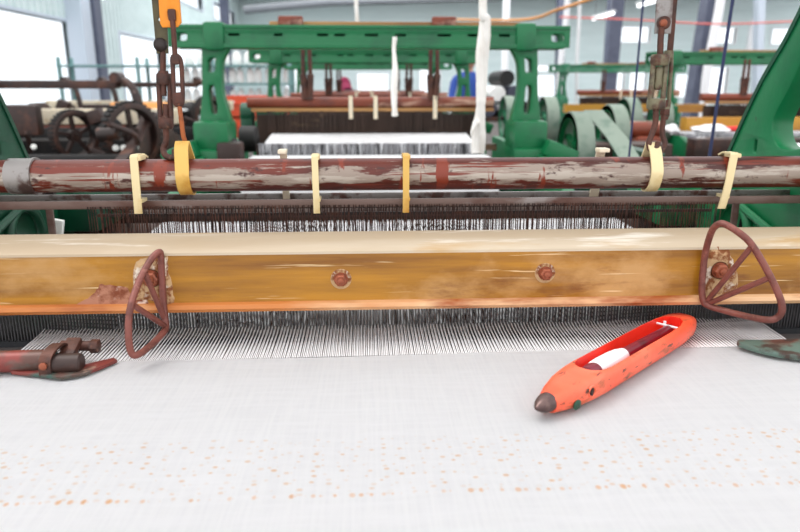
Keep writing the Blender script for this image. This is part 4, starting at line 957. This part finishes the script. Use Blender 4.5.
rt_ = MB(); rt_.box(.98,1.52,6.0,6.7,.95,.99,.005)
for x in (1.02,1.48):
    for y in (6.05,6.65): rt_.box(x-.025,x+.025,y-.025,y+.025,0,.95)
tag(rt_.build('work_table','darkmetal',None,False),'dark steel table under fabric rolls right of the thick cotton strip','table')
for i, (dx, dz, m_, nm) in enumerate(((0,0,'slate_cloth','slate'),(.15,0,'sack','white'),(.30,0,'black','black'),(.075,.13,'sack','white'),(.225,.13,'slate_cloth','slate'),(.15,.26,'black','black'))):
    x = 1.07+dx; z = 1.058+dz
    o = MB().lathe((x,6.04,z),(0,1,0),[(0,.018),(0,.062),(.004,.066),(.60,.066),(.604,.062),(.604,.018)],18).build('fabric_roll', m_)
    tag(o, ('%s fabric roll in the pile right of the thick cotton strip, ' % nm)+('lowest left','lowest middle','lowest right','second layer left','second layer right','topmost')[i], 'fabric roll', 'fabric rolls on the dark table')

# ---- two workers far down the aisle
def skin_body(name, J, E_list, m, parent, sub=2):
    me = bpy.data.meshes.new(name); me.from_pydata([j[0] for j in J], E_list, [])
    ob = bpy.data.objects.new(name, me); COL.objects.link(ob)
    md = ob.modifiers.new('s','SKIN'); 
    for v, j in zip(me.skin_vertices[0].data, J): v.radius = (j[1], j[1]*(j[2] if len(j) > 2 else 1))
    me.skin_vertices[0].data[0].use_root = True
    sm = ob.modifiers.new('d','SUBSURF'); sm.levels = sub; sm.render_levels = sub
    dg = bpy.context.evaluated_depsgraph_get(); dg.update()
    out = bpy.data.meshes.new_from_object(ob.evaluated_get(dg)); bpy.data.objects.remove(ob)
    return out
def person(loc, bend, shirt, label, head_scarf):
    X, Y, _ = loc; R_ = empty('person', (X,Y,0), label, 'person')
    b = Vector((math.sin(bend)*(.32 if head_scarf else 0), -math.sin(bend), math.cos(bend)))             # trunk direction
    hip = Vector((X,Y,.86)); ch = hip+b*.34; nk = hip+b*.54; hd = hip+b*.64
    sd_ = Vector((1,0,0))
    J = [(hip,.125,.8),(hip+b*.16,.115,.8),(ch,.135,.75),(nk-b*.04,.075),(nk+b*.03,.048)]; E_ = [(0,1),(1,2),(2,3),(3,4)]
    for s in (-1,1):
        k = len(J)
        J += [(hip+sd_*s*.09+Vector((0,0,-.08)),.09),(hip+sd_*s*.10+Vector((0,-.02,-.42)),.062),(Vector((X+s*.10,Y+.01,.09)),.042),(Vector((X+s*.11,Y-.13,.03)),.032)]
        E_ += [(0,k),(k,k+1),(k+1,k+2),(k+2,k+3)]
        k = len(J); sh = nk-b*.07+sd_*s*.17; el = sh+Vector((s*.05,-.08,-.25)); wr = el+Vector((-s*.04,-.20,-.02 if bend > .3 else -.08))
        J += [(sh,.055),(el,.042),(wr,.028),(wr+Vector((-s*.01,-.07,-.01)),.026)]
        E_ += [(3,k),(k,k+1),(k+1,k+2),(k+2,k+3)]
    me = skin_body('body', J, E_, None, None)
    link('body', me, shirt, R_, True)
    hm = MB(); hm.sphere(hd+b*.05,.098,(.82,.98,1.12),18); hm.sphere(hd+b*.03+Vector((0,-.095,0)),.018,(.8,1,1.2),8)
    for s in (-1,1): hm.sphere(hd+b*.04+Vector((s*.082,0,0)),.022,(.4,.8,1.2),8)
    hm.tube([nk-b*.01, hd],[.05,.05],12); hm.build('head','skin',R_)
    hr_ = MB(); hr_.sphere(hd+b*.075+Vector((0,.022,0)),.108,(.86,.96,1.02),18)
    if head_scarf: hr_.tube([hd+b*.04+Vector((0,.06,0)),nk+Vector((0,.05,0))],[.075,.085],12)
    hr_.build('headscarf' if head_scarf else 'hair','maroon_cloth' if head_scarf else 'hair',R_)
    R_.rotation_euler.z = PI if head_scarf else 0
    return R_
person((at(358,90,Y=8.9).x,8.9,0), .98, 'slate_cloth', 'person bending in a maroon headscarf and slate clothes down the centre aisle', True)
person((at(468,85,Y=8.6).x,8.6,0), .05, 'blue_cloth', 'person in a blue shirt standing half hidden by the thick cotton strip', False)

# ================================================================== LIGHT, WORLD, CAMERA
w = bpy.data.worlds.new('daylight'); scene.world = w; w.use_nodes = True
bg = w.node_tree.nodes['Background']; bg.inputs[0].default_value = (.965,.978,1.,1); bg.inputs[1].default_value = 1.75
sun = bpy.data.lights.new('soft_sun','SUN'); sun.energy = 1.6; sun.angle = math.radians(30); sun.color = (1,.97,.93)
so = bpy.data.objects.new('soft_sun', sun); COL.objects.link(so); so.rotation_euler = Vector((.42,-.12,-1)).to_track_quat('-Z','Y').to_euler()
cam = bpy.data.cameras.new('camera'); co = bpy.data.objects.new('camera', cam); COL.objects.link(co)
cam.sensor_width = 36; cam.lens = FPX/800*36; cam.clip_start = .02; cam.clip_end = 200
co.matrix_world = Matrix(((RT.x,UP.x,-FW.x,0),(RT.y,UP.y,-FW.y,0),(RT.z,UP.z,-FW.z,CZ),(0,0,0,1)))
cam.dof.use_dof = True; cam.dof.focus_distance = .98; cam.dof.aperture_fstop = 5.0
scene.camera = co
vs = scene.view_settings; vs.view_transform = 'Standard'; vs.look = 'None'; vs.exposure = 0.; vs.gamma = 1.; vs.use_curve_mapping = False
